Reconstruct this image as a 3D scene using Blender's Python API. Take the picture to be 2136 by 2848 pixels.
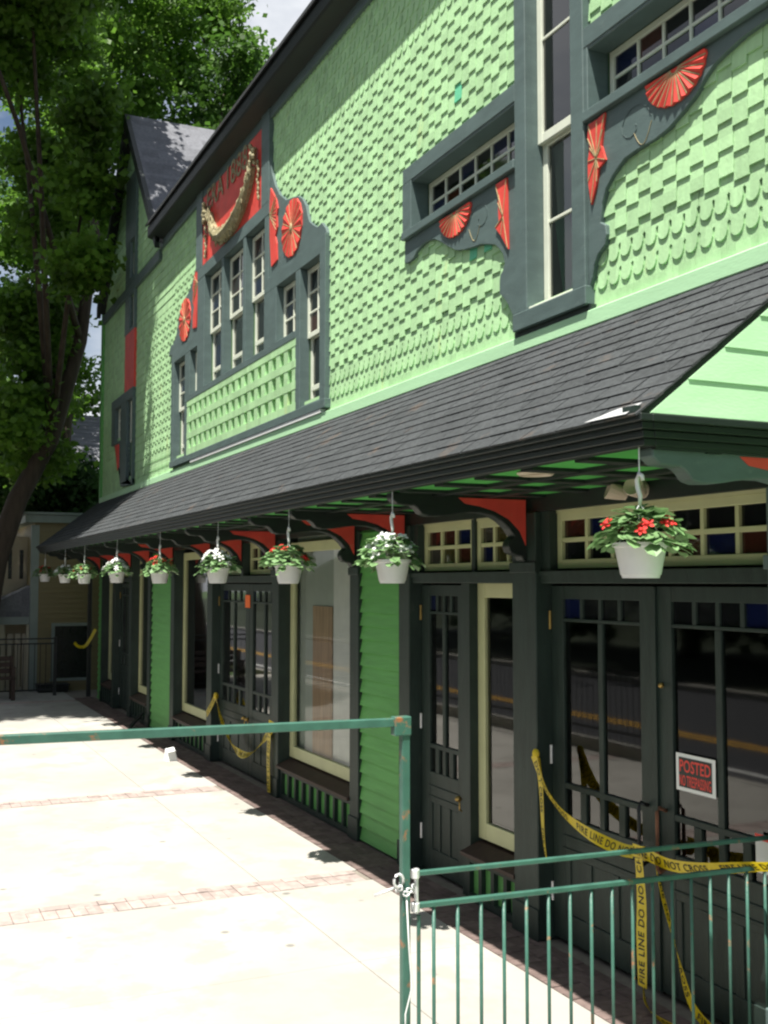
import bpy, bmesh, math, random
import numpy as np
from mathutils import Vector, Matrix

random.seed(7); rng = np.random.default_rng(11)
for o in list(bpy.data.objects): bpy.data.objects.remove(o)
SC = bpy.context.scene
COL = SC.collection
R = math.radians

# ------------------------------------------------------------------ camera, sky, sun, exposure
cam = bpy.data.cameras.new('camera'); camo = bpy.data.objects.new('camera', cam); COL.objects.link(camo)
YAW, PITCH = R(24.781), R(3.673)
fwd = Vector((-math.cos(YAW)*math.cos(PITCH), math.sin(YAW)*math.cos(PITCH), math.sin(PITCH)))
camo.location = (0, 0, 2.3)
camo.rotation_euler = fwd.to_track_quat('-Z', 'Y').to_euler()
cam.sensor_fit = 'VERTICAL'; cam.angle_y = 2*math.atan(1424/3022); cam.clip_end = 1500; cam.clip_start = 0.05
SC.camera = camo
SUN = Vector((-0.27, 0.275, -1.0)).normalized()          # direction the light travels
w = bpy.data.worlds.new('World'); SC.world = w; w.use_nodes = True
nt = w.node_tree; nt.nodes.clear()
sky = nt.nodes.new('ShaderNodeTexSky'); sky.sky_type = 'NISHITA'; sky.sun_disc = False
sky.sun_elevation = math.asin(-SUN.z); sky.sun_rotation = math.atan2(-SUN.x, -SUN.y)
sky.dust_density = 1.5; sky.air_density = 1.0; sky.ozone_density = 1.0
bg = nt.nodes.new('ShaderNodeBackground'); bg.inputs[1].default_value = 0.05
wo = nt.nodes.new('ShaderNodeOutputWorld')
tc = nt.nodes.new('ShaderNodeTexCoord'); mpw = nt.nodes.new('ShaderNodeMapping'); mpw.inputs['Scale'].default_value = (1.0, 1.0, 2.4); mpw.inputs['Location'].default_value = (4.46, 2.33, 1.11)
cn = nt.nodes.new('ShaderNodeTexNoise'); cn.inputs['Scale'].default_value = 1.9; cn.inputs['Detail'].default_value = 7; cn.inputs['Roughness'].default_value = 0.55
cr = nt.nodes.new('ShaderNodeMapRange'); cr.inputs[1].default_value = 0.42; cr.inputs[2].default_value = 0.58
cm = nt.nodes.new('ShaderNodeMix'); cm.data_type = 'RGBA'; cm.inputs['B'].default_value = (8.2, 8.5, 9.0, 1)
nt.links.new(tc.outputs['Generated'], mpw.inputs[0]); nt.links.new(mpw.outputs[0], cn.inputs['Vector']); nt.links.new(cn.outputs['Fac'], cr.inputs[0]); nt.links.new(cr.outputs[0], cm.inputs['Factor'])
nt.links.new(sky.outputs[0], cm.inputs['A']); nt.links.new(cm.outputs['Result'], bg.inputs[0]); nt.links.new(bg.outputs[0], wo.inputs[0])
sl = bpy.data.lights.new('sun', 'SUN'); sl.energy = 5.0; sl.angle = R(0.53); sl.color = (1.0, 0.955, 0.88)
so = bpy.data.objects.new('sun', sl); COL.objects.link(so); so.location = (10, -10, 30)
so.rotation_euler = SUN.to_track_quat('-Z', 'Y').to_euler()
SC.view_settings.view_transform = 'Standard'; SC.view_settings.look = 'None'
SC.view_settings.gamma = 1.0; SC.view_settings.exposure = 1.08; SC.view_settings.use_curve_mapping = False
SC.cycles.max_bounces = 8; SC.cycles.transparent_max_bounces = 12; SC.cycles.caustics_reflective = False
SC.cycles.caustics_refractive = False; SC.cycles.filter_width = 2.3
try: SC.cycles.use_denoising = True
except Exception: pass

# ------------------------------------------------------------------ materials
def N(nt, t, **kw):
    n = nt.nodes.new(t)
    for k, v in kw.items(): setattr(n, k, v)
    return n
def mat(name, c, rough=0.6, var=0.12, scale=6.0, vec=(1, 1, 1), bump=0.0, bscale=None, spec=0.4, metal=0.0,
        wear=None, wear_amt=0.62, wear_scale=9.0, cells=None, cell_var=0.1, trans=0.0, vec2=None, specks=None):
    m = bpy.data.materials.new(name); m.use_nodes = True
    t = m.node_tree; t.nodes.clear(); L = t.links
    out = N(t, 'ShaderNodeOutputMaterial'); b = N(t, 'ShaderNodeBsdfPrincipled')
    b.inputs['Roughness'].default_value = rough; b.inputs['Metallic'].default_value = metal
    b.inputs['Specular IOR Level'].default_value = spec
    g = N(t, 'ShaderNodeNewGeometry')
    mp = N(t, 'ShaderNodeMapping'); mp.inputs['Scale'].default_value = vec
    L.new(g.outputs['Position'], mp.inputs['Vector'])
    no = N(t, 'ShaderNodeTexNoise'); no.inputs['Scale'].default_value = scale; no.inputs['Detail'].default_value = 6
    L.new(mp.outputs[0], no.inputs['Vector'])
    ramp = N(t, 'ShaderNodeMapRange'); ramp.inputs[1].default_value = 0.3; ramp.inputs[2].default_value = 0.7
    ramp.inputs[3].default_value = 1-var; ramp.inputs[4].default_value = 1+var
    L.new(no.outputs['Fac'], ramp.inputs[0])
    vm = N(t, 'ShaderNodeVectorMath', operation='SCALE'); vm.inputs[0].default_value = c[:3]
    L.new(ramp.outputs[0], vm.inputs['Scale']); col = vm.outputs[0]
    if cells:
        sn = N(t, 'ShaderNodeVectorMath', operation='SNAP'); sn.inputs[1].default_value = cells
        of = N(t, 'ShaderNodeVectorMath', operation='ADD'); of.inputs[1].default_value = (0.003, 0.0, 0.003)
        L.new(g.outputs['Position'], of.inputs[0]); L.new(of.outputs[0], sn.inputs[0])
        wn = N(t, 'ShaderNodeTexWhiteNoise', noise_dimensions='3D'); L.new(sn.outputs[0], wn.inputs['Vector'])
        r2 = N(t, 'ShaderNodeMapRange'); r2.inputs[3].default_value = 1-cell_var; r2.inputs[4].default_value = 1+cell_var
        L.new(wn.outputs['Value'], r2.inputs[0])
        v2 = N(t, 'ShaderNodeVectorMath', operation='SCALE'); L.new(col, v2.inputs[0]); L.new(r2.outputs[0], v2.inputs['Scale'])
        col = v2.outputs[0]
    if wear:
        n2 = N(t, 'ShaderNodeTexNoise'); n2.inputs['Scale'].default_value = wear_scale; n2.inputs['Detail'].default_value = 8
        n2.inputs['Roughness'].default_value = 0.65
        m2 = N(t, 'ShaderNodeMapping'); m2.inputs['Scale'].default_value = vec2 or vec; m2.inputs['Location'].default_value = (3.1, 7.7, 1.9)
        L.new(g.outputs['Position'], m2.inputs['Vector']); L.new(m2.outputs[0], n2.inputs['Vector'])
        r3 = N(t, 'ShaderNodeMapRange'); r3.inputs[1].default_value = wear_amt; r3.inputs[2].default_value = wear_amt+0.10
        L.new(n2.outputs['Fac'], r3.inputs[0])
        mx = N(t, 'ShaderNodeMix', data_type='RGBA'); L.new(r3.outputs[0], mx.inputs['Factor'])
        L.new(col, mx.inputs['A']); mx.inputs['B'].default_value = (*wear, 1); col = mx.outputs['Result']
    if specks:
        vo = N(t, 'ShaderNodeTexVoronoi'); vo.inputs['Scale'].default_value = specks; L.new(g.outputs['Position'], vo.inputs['Vector'])
        sr = N(t, 'ShaderNodeMapRange'); sr.inputs[1].default_value = 0.05; sr.inputs[2].default_value = 0.10; sr.inputs[3].default_value = 0.55; sr.inputs[4].default_value = 1.0
        L.new(vo.outputs['Distance'], sr.inputs[0])
        sv = N(t, 'ShaderNodeVectorMath', operation='SCALE'); L.new(col, sv.inputs[0]); L.new(sr.outputs[0], sv.inputs['Scale']); col = sv.outputs[0]
    L.new(col, b.inputs['Base Color'])
    if bump > 0:
        bn = N(t, 'ShaderNodeTexNoise'); bn.inputs['Scale'].default_value = bscale or scale*6; bn.inputs['Detail'].default_value = 5
        L.new(mp.outputs[0], bn.inputs['Vector'])
        bp = N(t, 'ShaderNodeBump'); bp.inputs['Strength'].default_value = bump; bp.inputs['Distance'].default_value = 0.01
        L.new(bn.outputs['Fac'], bp.inputs['Height']); L.new(bp.outputs[0], b.inputs['Normal'])
    if trans > 0:
        tr = N(t, 'ShaderNodeBsdfTranslucent'); L.new(col, tr.inputs['Color'])
        ms = N(t, 'ShaderNodeMixShader'); ms.inputs[0].default_value = trans
        L.new(b.outputs[0], ms.inputs[1]); L.new(tr.outputs[0], ms.inputs[2]); L.new(ms.outputs[0], out.inputs[0])
    else:
        L.new(b.outputs[0], out.inputs[0])
    return m
def glass(name, tint, refl=1.9, rough=0.035, bump=0.006):
    m = bpy.data.materials.new(name); m.use_nodes = True
    t = m.node_tree; t.nodes.clear(); L = t.links
    out = N(t, 'ShaderNodeOutputMaterial'); tr = N(t, 'ShaderNodeBsdfTransparent'); gl = N(t, 'ShaderNodeBsdfGlossy')
    tr.inputs[0].default_value = (*tint, 1); gl.inputs['Roughness'].default_value = rough
    fr = N(t, 'ShaderNodeFresnel'); fr.inputs[0].default_value = 1.5
    mu = N(t, 'ShaderNodeMath', operation='MULTIPLY', use_clamp=True); mu.inputs[1].default_value = refl
    L.new(fr.outputs[0], mu.inputs[0])
    no = N(t, 'ShaderNodeTexNoise'); no.inputs['Scale'].default_value = 2.5; no.inputs['Detail'].default_value = 2
    g = N(t, 'ShaderNodeNewGeometry'); L.new(g.outputs['Position'], no.inputs['Vector'])
    bp = N(t, 'ShaderNodeBump'); bp.inputs['Strength'].default_value = bump; bp.inputs['Distance'].default_value = 0.05
    L.new(no.outputs['Fac'], bp.inputs['Height']); L.new(bp.outputs[0], gl.inputs['Normal'])
    ms = N(t, 'ShaderNodeMixShader'); L.new(mu.outputs[0], ms.inputs[0]); L.new(tr.outputs[0], ms.inputs[1]); L.new(gl.outputs[0], ms.inputs[2])
    L.new(ms.outputs[0], out.inputs[0]); return m
M = {}
M['shingle'] = mat('green_shingle_paint', (0.385, 0.615, 0.325), 0.7, 0.07, 9, (3, 1, 0.6), 0.35, 60, cells=(0.111, 50, 0.1445), cell_var=0.11, wear=(0.46, 0.60, 0.28), wear_amt=0.63, wear_scale=1.4)
M['teal'] = mat('teal_shingle_paint', (0.13, 0.52, 0.30), 0.65, 0.08, 14, bump=0.2)
M['clap'] = mat('green_clapboard_paint', (0.125, 0.37, 0.10), 0.55, 0.10, 4, (0.6, 1, 6), 0.12, 40, wear=(0.08, 0.24, 0.09), wear_amt=0.64, wear_scale=5, vec2=(1, 1, 3))
M['mint'] = mat('mint_trim_paint', (0.45, 0.74, 0.44), 0.55, 0.06, 3, (0.6, 1, 3), 0.1, 30)
M['trim'] = mat('slate_green_trim_paint', (0.088, 0.130, 0.124), 0.55, 0.12, 5, (1, 1, 3), 0.15, 50, wear=(0.115, 0.16, 0.15), wear_amt=0.6)
M['dark'] = mat('dark_green_storefront_paint', (0.022, 0.036, 0.030), 0.5, 0.22, 7, (3, 1, 0.5), 0.3, 50, spec=0.35, wear=(0.04, 0.052, 0.043), wear_amt=0.62)
M['black'] = mat('black_green_fascia_paint', (0.010, 0.016, 0.014), 0.5, 0.2, 6, (1, 1, 4), 0.15, 40, wear=(0.06, 0.05, 0.035), wear_amt=0.68)
M['cream'] = mat('cream_window_paint', (0.52, 0.53, 0.30), 0.5, 0.06, 5, bump=0.06)
M['sash'] = mat('pale_sash_paint', (0.66, 0.70, 0.58), 0.5, 0.06, 7, bump=0.06)
M['red'] = mat('red_ornament_paint', (0.66, 0.065, 0.048), 0.55, 0.13, 5, bump=0.1, wear=(0.60, 0.12, 0.08), wear_amt=0.6)
M['gold'] = mat('aged_gold_paint', (0.40, 0.33, 0.17), 0.6, 0.25, 25, bump=0.2)
M['khaki'] = mat('carved_khaki_wood', (0.27, 0.24, 0.13), 0.7, 0.3, 22, bump=0.4, wear=(0.48, 0.45, 0.30), wear_amt=0.55, wear_scale=16)
M['soffit'] = mat('bright_green_soffit_paint', (0.07, 0.36, 0.07), 0.6, 0.06, 3)
M['asphalt_roof'] = mat('asphalt_shingle', (0.056, 0.061, 0.064), 0.95, 0.25, 40, bump=0.5, bscale=260, cells=(0.31, 0.09, 50), cell_var=0.13, wear=(0.105, 0.085, 0.072), wear_amt=0.60, wear_scale=3.0, spec=0.15)
M['grey_roof'] = mat('pale_grey_asphalt_shingle', (0.15, 0.155, 0.17), 0.95, 0.15, 20, bump=0.3, cells=(0.3, 0.3, 0.14), cell_var=0.15, spec=0.15)
M['sheath'] = mat('wall_sheathing', (0.10, 0.20, 0.09), 0.8, 0.1)
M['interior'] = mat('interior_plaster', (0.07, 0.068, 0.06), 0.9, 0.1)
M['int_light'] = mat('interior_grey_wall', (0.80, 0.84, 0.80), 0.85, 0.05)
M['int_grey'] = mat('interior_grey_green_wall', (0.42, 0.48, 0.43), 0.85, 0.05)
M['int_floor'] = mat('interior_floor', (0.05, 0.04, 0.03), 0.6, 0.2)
M['plywood'] = mat('plywood_board', (0.42, 0.28, 0.16), 0.7, 0.2, 5, (6, 1, 0.5), 0.1)
M['glass'] = glass('window_glass', (0.45, 0.50, 0.48))
M['glass_clear'] = glass('clear_display_glass', (0.97, 0.98, 0.97), 0.75)
def stained(name, c, k=0.55):
    m = glass(name, c, 1.5, 0.05); t = m.node_tree
    df = N(t, 'ShaderNodeBsdfDiffuse'); df.inputs[0].default_value = (*c, 1)
    ms = [n for n in t.nodes if n.type == 'MIX_SHADER'][0]; tr = [n for n in t.nodes if n.type == 'BSDF_TRANSPARENT'][0]
    m2 = N(t, 'ShaderNodeMixShader'); m2.inputs[0].default_value = k
    t.links.new(tr.outputs[0], m2.inputs[1]); t.links.new(df.outputs[0], m2.inputs[2]); t.links.new(m2.outputs[0], ms.inputs[1]); return m
M['glass_b'] = stained('blue_stained_glass', (0.011, 0.017, 0.075)); M['glass_r'] = stained('brown_red_stained_glass', (0.085, 0.028, 0.020))
M['glass_g'] = stained('olive_stained_glass', (0.095, 0.085, 0.03)); M['glass_d'] = stained('dark_pane_glass', (0.02, 0.022, 0.026), 0.4)
M['glass_y'] = stained('grey_stained_glass', (0.09, 0.085, 0.07))
M['concrete'] = mat('plaza_concrete', (0.365, 0.352, 0.318), 0.85, 0.12, 0.7, bump=0.25, bscale=120, spec=0.25, wear=(0.32, 0.307, 0.276), wear_amt=0.50, wear_scale=2.2, specks=2.6)
M['joint'] = mat('plaza_bed', (0.20, 0.18, 0.15), 0.95, 0.2, 12)
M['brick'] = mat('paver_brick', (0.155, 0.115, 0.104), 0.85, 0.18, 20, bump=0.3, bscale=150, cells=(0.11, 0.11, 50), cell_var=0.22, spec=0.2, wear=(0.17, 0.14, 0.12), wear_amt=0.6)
M['brick_pale'] = mat('sunlit_paver_brick', (0.345, 0.285, 0.26), 0.85, 0.14, 20, bump=0.3, bscale=150, cells=(0.11, 0.11, 50), cell_var=0.16, spec=0.2)  # paler copy of the paver brick, full sun on the bands put into its colour
M['asphalt'] = mat('road_asphalt', (0.05, 0.052, 0.056), 0.9, 0.15, 30, bump=0.4, bscale=200, spec=0.25)
M['yline'] = mat('yellow_road_paint', (0.55, 0.30, 0.03), 0.7, 0.15, 12)
M['wline'] = mat('white_road_paint', (0.7, 0.7, 0.68), 0.7, 0.12, 12)
M['forest'] = mat('forest_floor', (0.018, 0.026, 0.012), 0.95, 0.4, 1)
M['grass'] = mat('grass_ground', (0.05, 0.085, 0.03), 0.95, 0.35, 3, bump=0.6)
M['rail'] = mat('green_railing_paint', (0.045, 0.125, 0.095), 0.4, 0.15, 14, bump=0.12, bscale=60, wear=(0.33, 0.13, 0.055), wear_amt=0.60, wear_scale=13)
M['galv'] = mat('galvanised_steel', (0.75, 0.75, 0.76), 0.4, 0.12, 20, metal=0.5)
M['white_plastic'] = mat('white_plastic', (0.78, 0.78, 0.78), 0.35, 0.04, 12, spec=0.5, trans=0.12)
M['leaf'] = mat('basket_leaf', (0.17, 0.30, 0.12), 0.45, 0.35, 30, trans=0.25, spec=0.5)
M['wflower'] = mat('white_petal', (0.85, 0.86, 0.84), 0.6, 0.05, 30, trans=0.3)
M['rflower'] = mat('red_petal', (0.72, 0.035, 0.03), 0.6, 0.12, 30, trans=0.25)
M['soil'] = mat('potting_soil', (0.03, 0.022, 0.015), 0.95)
M['tape'] = mat('yellow_tape_film', (0.78, 0.60, 0.02), 0.35, 0.05, 20, spec=0.5, trans=0.3)
M['ink'] = mat('black_ink', (0.012, 0.012, 0.012), 0.6)
M['paper'] = mat('white_card', (0.78, 0.80, 0.78), 0.5, 0.03)
M['signred'] = mat('fluorescent_red_ink', (0.80, 0.07, 0.05), 0.5, 0.05)
M['signblack'] = mat('sign_black', (0.025, 0.03, 0.028), 0.45)
M['orange'] = mat('orange_sticker', (0.95, 0.16, 0.02), 0.5, 0.03)
M['brass'] = mat('tarnished_brass', (0.42, 0.28, 0.09), 0.4, 0.2, 20, metal=0.8)
M['rust'] = mat('rusty_iron', (0.20, 0.09, 0.05), 0.7, 0.3, 20, metal=0.3)
M['lamp'] = mat('beige_lamp_plastic', (0.50, 0.42, 0.33), 0.5, 0.05)
M['ysiding'] = mat('tan_yellow_siding', (0.20, 0.165, 0.085), 0.6, 0.06, 4, (1, 1, 4))
M['ytrim'] = mat('pale_grey_green_trim', (0.22, 0.26, 0.24), 0.6, 0.06)
M['ycream'] = mat('cream_porch_paint', (0.42, 0.38, 0.28), 0.6, 0.06)
M['wood_dark'] = mat('dark_bench_wood', (0.05, 0.03, 0.022), 0.6, 0.25, 8, (6, 1, 6))
M['iron'] = mat('black_iron', (0.02, 0.022, 0.022), 0.5, 0.1)
M['screen'] = mat('dark_window_void', (0.012, 0.015, 0.015), 0.25, 0.1, spec=0.5)
M['bark'] = mat('tree_bark', (0.055, 0.042, 0.032), 0.95, 0.35, 8, (1, 1, 0.25), 0.8, 30)
def leafmat(n, c): return mat(n, c, 0.5, 0.45, 1.1, trans=0.52, spec=0.3)
M['maple'] = leafmat('maple_leaf', (0.105, 0.215, 0.026))
M['maple2'] = leafmat('deep_green_leaf', (0.06, 0.135, 0.020))
M['shrub'] = leafmat('shrub_leaf', (0.035, 0.085, 0.02))

# ------------------------------------------------------------------ mesh helpers
WP = {}
class MB:
    def __init__(s): s.v = []; s.f = []
    def add(s, vs, fs):
        n = len(s.v); s.v += [tuple(map(float, p)) for p in vs]; s.f += [tuple(i+n for i in f) for f in fs]; return s
    def box(s, x0, x1, y0, y1, z0, z1):
        return s.add([(x0,y0,z0),(x1,y0,z0),(x1,y1,z0),(x0,y1,z0),(x0,y0,z1),(x1,y0,z1),(x1,y1,z1),(x0,y1,z1)],
                     [(0,3,2,1),(4,5,6,7),(0,1,5,4),(1,2,6,5),(2,3,7,6),(3,0,4,7)])
    def prism_xz(s, poly, y0, y1):
        n = len(poly); v = [(x,y0,z) for x,z in poly]+[(x,y1,z) for x,z in poly]
        return s.add(v, [tuple(range(n)), tuple(range(2*n-1,n-1,-1))]+[(i,(i+1)%n,(i+1)%n+n,i+n) for i in range(n)])
    def prism_yz(s, poly, x0, x1):
        n = len(poly); v = [(x0,y,z) for y,z in poly]+[(x1,y,z) for y,z in poly]
        return s.add(v, [tuple(range(n)), tuple(range(2*n-1,n-1,-1))]+[(i,(i+1)%n,(i+1)%n+n,i+n) for i in range(n)])
    def tube(s, pts, r, n=8, cap=True):
        pts = [Vector(p) for p in pts]; rings = []
        rr = r if hasattr(r, '__len__') else [r]*len(pts)
        ref = Vector((0,0,1))
        for i, p in enumerate(pts):
            t = (pts[min(i+1,len(pts)-1)]-pts[max(i-1,0)]).normalized()
            a = t.cross(ref if abs(t.dot(ref)) < 0.9 else Vector((0.3,1,0.1))).normalized(); b = t.cross(a)
            rings.append([p+(a*math.cos(2*math.pi*k/n)+b*math.sin(2*math.pi*k/n))*rr[i] for k in range(n)])
        v = [q for ring in rings for q in ring]; f = []
        for i in range(len(pts)-1):
            for k in range(n): f.append((i*n+k, i*n+(k+1)%n, (i+1)*n+(k+1)%n, (i+1)*n+k))
        if cap: f += [tuple(range(n-1,-1,-1)), tuple((len(pts)-1)*n+k for k in range(n))]
        return s.add(v, f)
    def bar(s, p0, p1, w, h):
        p0, p1 = Vector(p0), Vector(p1); t = (p1-p0).normalized()
        a = t.cross(Vector((0,0,1)) if abs(t.z) < 0.9 else Vector((0,1,0))).normalized()*w/2; b = t.cross(a.normalized()).normalized()*h/2
        v = [p0-a-b,p0+a-b,p0+a+b,p0-a+b,p1-a-b,p1+a-b,p1+a+b,p1-a+b]
        return s.add(v, [(0,3,2,1),(4,5,6,7),(0,1,5,4),(1,2,6,5),(2,3,7,6),(3,0,4,7)])
    def lathe(s, prof, c, n=20):
        v = []; f = []; m = len(prof)
        for r, z in prof:
            for k in range(n):
                a = 2*math.pi*k/n; v.append((c[0]+r*math.cos(a), c[1]+r*math.sin(a), c[2]+z))
        for i in range(m-1):
            for k in range(n): f.append((i*n+k, i*n+(k+1)%n, (i+1)*n+(k+1)%n, (i+1)*n+k))
        return s.add(v, f)
    def blob(s, c, r, n=7, m=5):
        v = []; f = []
        for i in range(m+1):
            th = math.pi*i/m
            for k in range(n):
                a = 2*math.pi*k/n; v.append((c[0]+r[0]*math.sin(th)*math.cos(a), c[1]+r[1]*math.sin(th)*math.sin(a), c[2]+r[2]*math.cos(th)))
        for i in range(m):
            for k in range(n): f.append((i*n+k, (i+1)*n+k, (i+1)*n+(k+1)%n, i*n+(k+1)%n))
        return s.add(v, f)
def mkmesh(name, mb, recalc=True):
    me = bpy.data.meshes.new(name); me.from_pydata(mb.v, [], mb.f)
    if recalc:
        b = bmesh.new(); b.from_mesh(me); bmesh.ops.recalc_face_normals(b, faces=b.faces); b.to_mesh(me); b.free()
    return me
def link(name, data, wloc, parent=None):
    o = bpy.data.objects.new(name, data); COL.objects.link(o); WP[o.name] = Vector(wloc)
    if parent is not None:
        o.parent = parent; o.location = Vector(wloc)-WP[parent.name]
    else: o.location = wloc
    return o
def part(name, mb, m, parent=None, bevel=0, smooth=False, recalc=True):
    a = np.array(mb.v); c = (a.min(0)+a.max(0))/2
    if parent is None: c[2] = a[:,2].min()
    mb2 = MB(); mb2.v = [tuple(p) for p in (a-c)]; mb2.f = mb.f
    me = mkmesh(name, mb2, recalc); me.materials.append(M[m] if isinstance(m, str) else m)
    if smooth: me.polygons.foreach_set('use_smooth', [True]*len(me.polygons))
    o = link(name, me, c, parent)
    if bevel:
        b = o.modifiers.new('bevel', 'BEVEL'); b.width = bevel; b.segments = 1; b.limit_method = 'ANGLE'
    return o
def boxp(name, m, parent, *a, bevel=0): return part(name, MB().box(*a), m, parent, bevel)
def piece(name, me, wloc, parent, rot=None, scale=None):
    o = link(name, me, wloc, parent)
    if rot: o.rotation_euler = rot
    if scale: o.scale = scale
    return o
def thing(name, loc, label, cat, group=None):
    o = link(name, None, loc); tag(o, label, cat, group); return o
def tag(o, label, cat, group=None):
    o['label'] = label; o['category'] = cat
    if group: o['group'] = group
    return o
def structure(o): o['kind'] = 'structure'; return o
def stuff(o): o['kind'] = 'stuff'; return o
def text_geo(body, size=1.0, spacing=1.0):
    cu = bpy.data.curves.new('txt', 'FONT'); cu.body = body; cu.size = size; cu.align_x = 'CENTER'; cu.align_y = 'CENTER'
    cu.resolution_u = 3; cu.space_character = spacing; cu.offset = 0.012*size
    o = bpy.data.objects.new('txt', cu); COL.objects.link(o)
    dg = bpy.context.evaluated_depsgraph_get(); me = bpy.data.meshes.new_from_object(o.evaluated_get(dg))
    v = [tuple(p.co) for p in me.vertices]; f = [tuple(p.vertices) for p in me.polygons]
    bpy.data.objects.remove(o); bpy.data.curves.remove(cu); bpy.data.meshes.remove(me)
    return v, f

# ------------------------------------------------------------------ the ground
def sheet(name, m, x0, x1, y0, y1, z, t=0.05):
    return structure(boxp(name, m, None, x0, x1, y0, y1, z-t, z))
sheet('ground', 'grass', -260, 260, -260, 260, -0.16, 0.1)
plaza = sheet('plaza', 'joint', -26, 7, -1.0, 4.3, -0.012, 0.12)
sheet('verge', 'forest', -150, 100, -60, -8.4, -0.05, 0.06)
sheet('road', 'asphalt', -120, 80, -8.2, -1.12, -0.11, 0.04)
structure(boxp('kerb', 'concrete', None, -60, 40, -1.12, -1.0, -0.14, 0.005))
structure(boxp('far_kerb', 'concrete', None, -60, 40, -8.4, -8.2, -0.15, 0.02))
structure(boxp('edge_line', 'wline', None, -60, 40, -1.95, -1.85, -0.112, -0.104))
structure(boxp('centre_line', 'yline', None, -60, 40, -3.48, -3.38, -0.112, -0.104))
structure(boxp('centre_line', 'yline', None, -60, 40, -3.70, -3.60, -0.112, -0.104))
bands = [-8.14, -12.12, -17.40, -22.0]
xs = [7, -1.6, -6.2, -7.83]
slabs = []
edges = [(7, -1.6), (-1.6, -6.2), (-6.2, -7.83), (-8.14, -11.80), (-12.12, -17.08), (-17.40, -21.7), (-22.0, -26)]
for a, b in edges:
    for y0, y1 in ((-1.0, 2.70), (2.70, 3.52)):
        part('concrete_slab', MB().box(b+0.004, a-0.004, y0+0.003, y1-0.003, -0.06, 0.0), 'concrete', plaza, bevel=0.004)
bl = 0.198
bm_s = mkmesh('brick', MB().box(-0.048, 0.048, -0.097, 0.097, -0.05, 0.0)); bm_s.materials.append(M['brick_pale'])
bm_b = mkmesh('brick', MB().box(-0.097, 0.097, -0.048, 0.048, -0.05, 0.0)); bm_b.materials.append(M['brick_pale'])
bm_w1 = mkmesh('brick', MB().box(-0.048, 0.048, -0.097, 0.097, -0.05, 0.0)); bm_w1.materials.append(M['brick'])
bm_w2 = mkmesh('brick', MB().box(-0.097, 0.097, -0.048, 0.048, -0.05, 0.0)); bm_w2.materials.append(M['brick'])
cands = []
for bx in bands:
    y = 3.42; k = 0
    while y > -0.95:
        cands.append((bx+0.05, y-0.05, 's', 0)); y -= 0.2
    y = 3.47
    while y > -0.95:
        cands.append((bx+0.205, y-0.05, 'b', 0)); y -= 0.1
x = 6.9
while x > -22.4:
    cands.append((x, 3.62, 'v', 1)); x -= 0.1
x = 6.9
while x > -22.4:
    cands.append((x, 3.77, 'h', 1)); cands.append((x, 3.87, 'h', 1)); x -= 0.2
def near(c): return (c[0]+3.5)**2+(c[1]-1)**2*0.5+(200 if c[0] > -4.4 else 0)+(100 if c[1] < 0.6 else 0)
cands.sort(key=near)
rest = {0: MB(), 1: MB()}
for i, (x, y, k, wall) in enumerate(cands):
    dz = random.uniform(-0.004, 0.002)
    hx, hy = {'s': (0.048, 0.097), 'b': (0.097, 0.048), 'v': (0.047, 0.097), 'h': (0.097, 0.047)}[k]
    if i < 298:
        me = {('s',0): bm_s, ('b',0): bm_b, ('v',1): bm_w1, ('h',1): bm_w2}[(k, wall)]
        piece('brick', me, (x, y, dz), plaza)
    else: rest[wall].box(x-hx, x+hx, y-hy, y+hy, -0.05, dz)
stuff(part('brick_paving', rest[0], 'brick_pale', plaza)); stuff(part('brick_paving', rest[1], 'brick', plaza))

# ------------------------------------------------------------------ the opera house
WALL = 3.95
B = thing('opera_house', (-10, 4.2, 0), 'long green shingled opera house with dark trim, red ornaments and a grey pent roof', 'building')
XL, XR = -22.0, 3.0
def wall_holes(x0, x1, z0, z1, holes, y0, y1):
    xs = sorted({x0, x1, *[h[0] for h in holes], *[h[1] for h in holes]}); zs = sorted({z0, z1, *[h[2] for h in holes], *[h[3] for h in holes]})
    xs = [x for x in xs if x0 <= x <= x1]; zs = [z for z in zs if z0 <= z <= z1]
    mb = MB()
    for i in range(len(xs)-1):
        for j in range(len(zs)-1):
            cx, cz = (xs[i]+xs[i+1])/2, (zs[j]+zs[j+1])/2
            if any(h[0] < cx < h[1] and h[2] < cz < h[3] for h in holes): continue
            mb.box(xs[i], xs[i+1], y0, y1, zs[j], zs[j+1])
    return mb
CW = [(-14.25, -13.44), (-13.34, -12.51), (-12.41, -11.69)]
up_holes = [(-6.13, -5.60, 4.12, 7.5), (-7.89, -6.32, 5.21, 5.62), (-5.42, -3.90, 5.21, 5.62),
            (-15.93, -15.27, 4.10, 5.57), (-15.0, -14.60, 4.94, 5.57), (-11.27, -10.65, 4.94, 5.57), (-10.52, -9.95, 4.10, 5.57),
            (-20.45, -19.90, 4.90, 5.52), (-19.38, -18.93, 4.08, 5.52), (-19.3, -18.95, 6.80, 7.40), (-19.3, -18.95, 7.72, 8.40)] + [(a, b, 4.94, 6.47) for a, b in CW]
wall_up = part('upper_wall', wall_holes(XL, XR, 2.88, 8.2, [(a-0.006, b+0.006, c-0.006, d+0.006) for a, b, c, d in up_holes], WALL, 4.10), 'sheath', B)
part('gable_wall', MB().prism_xz([(-21.4, 8.2), (-17.3, 8.2), (-19.35, 10.55)], WALL, 4.10), 'sheath', B)

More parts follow.
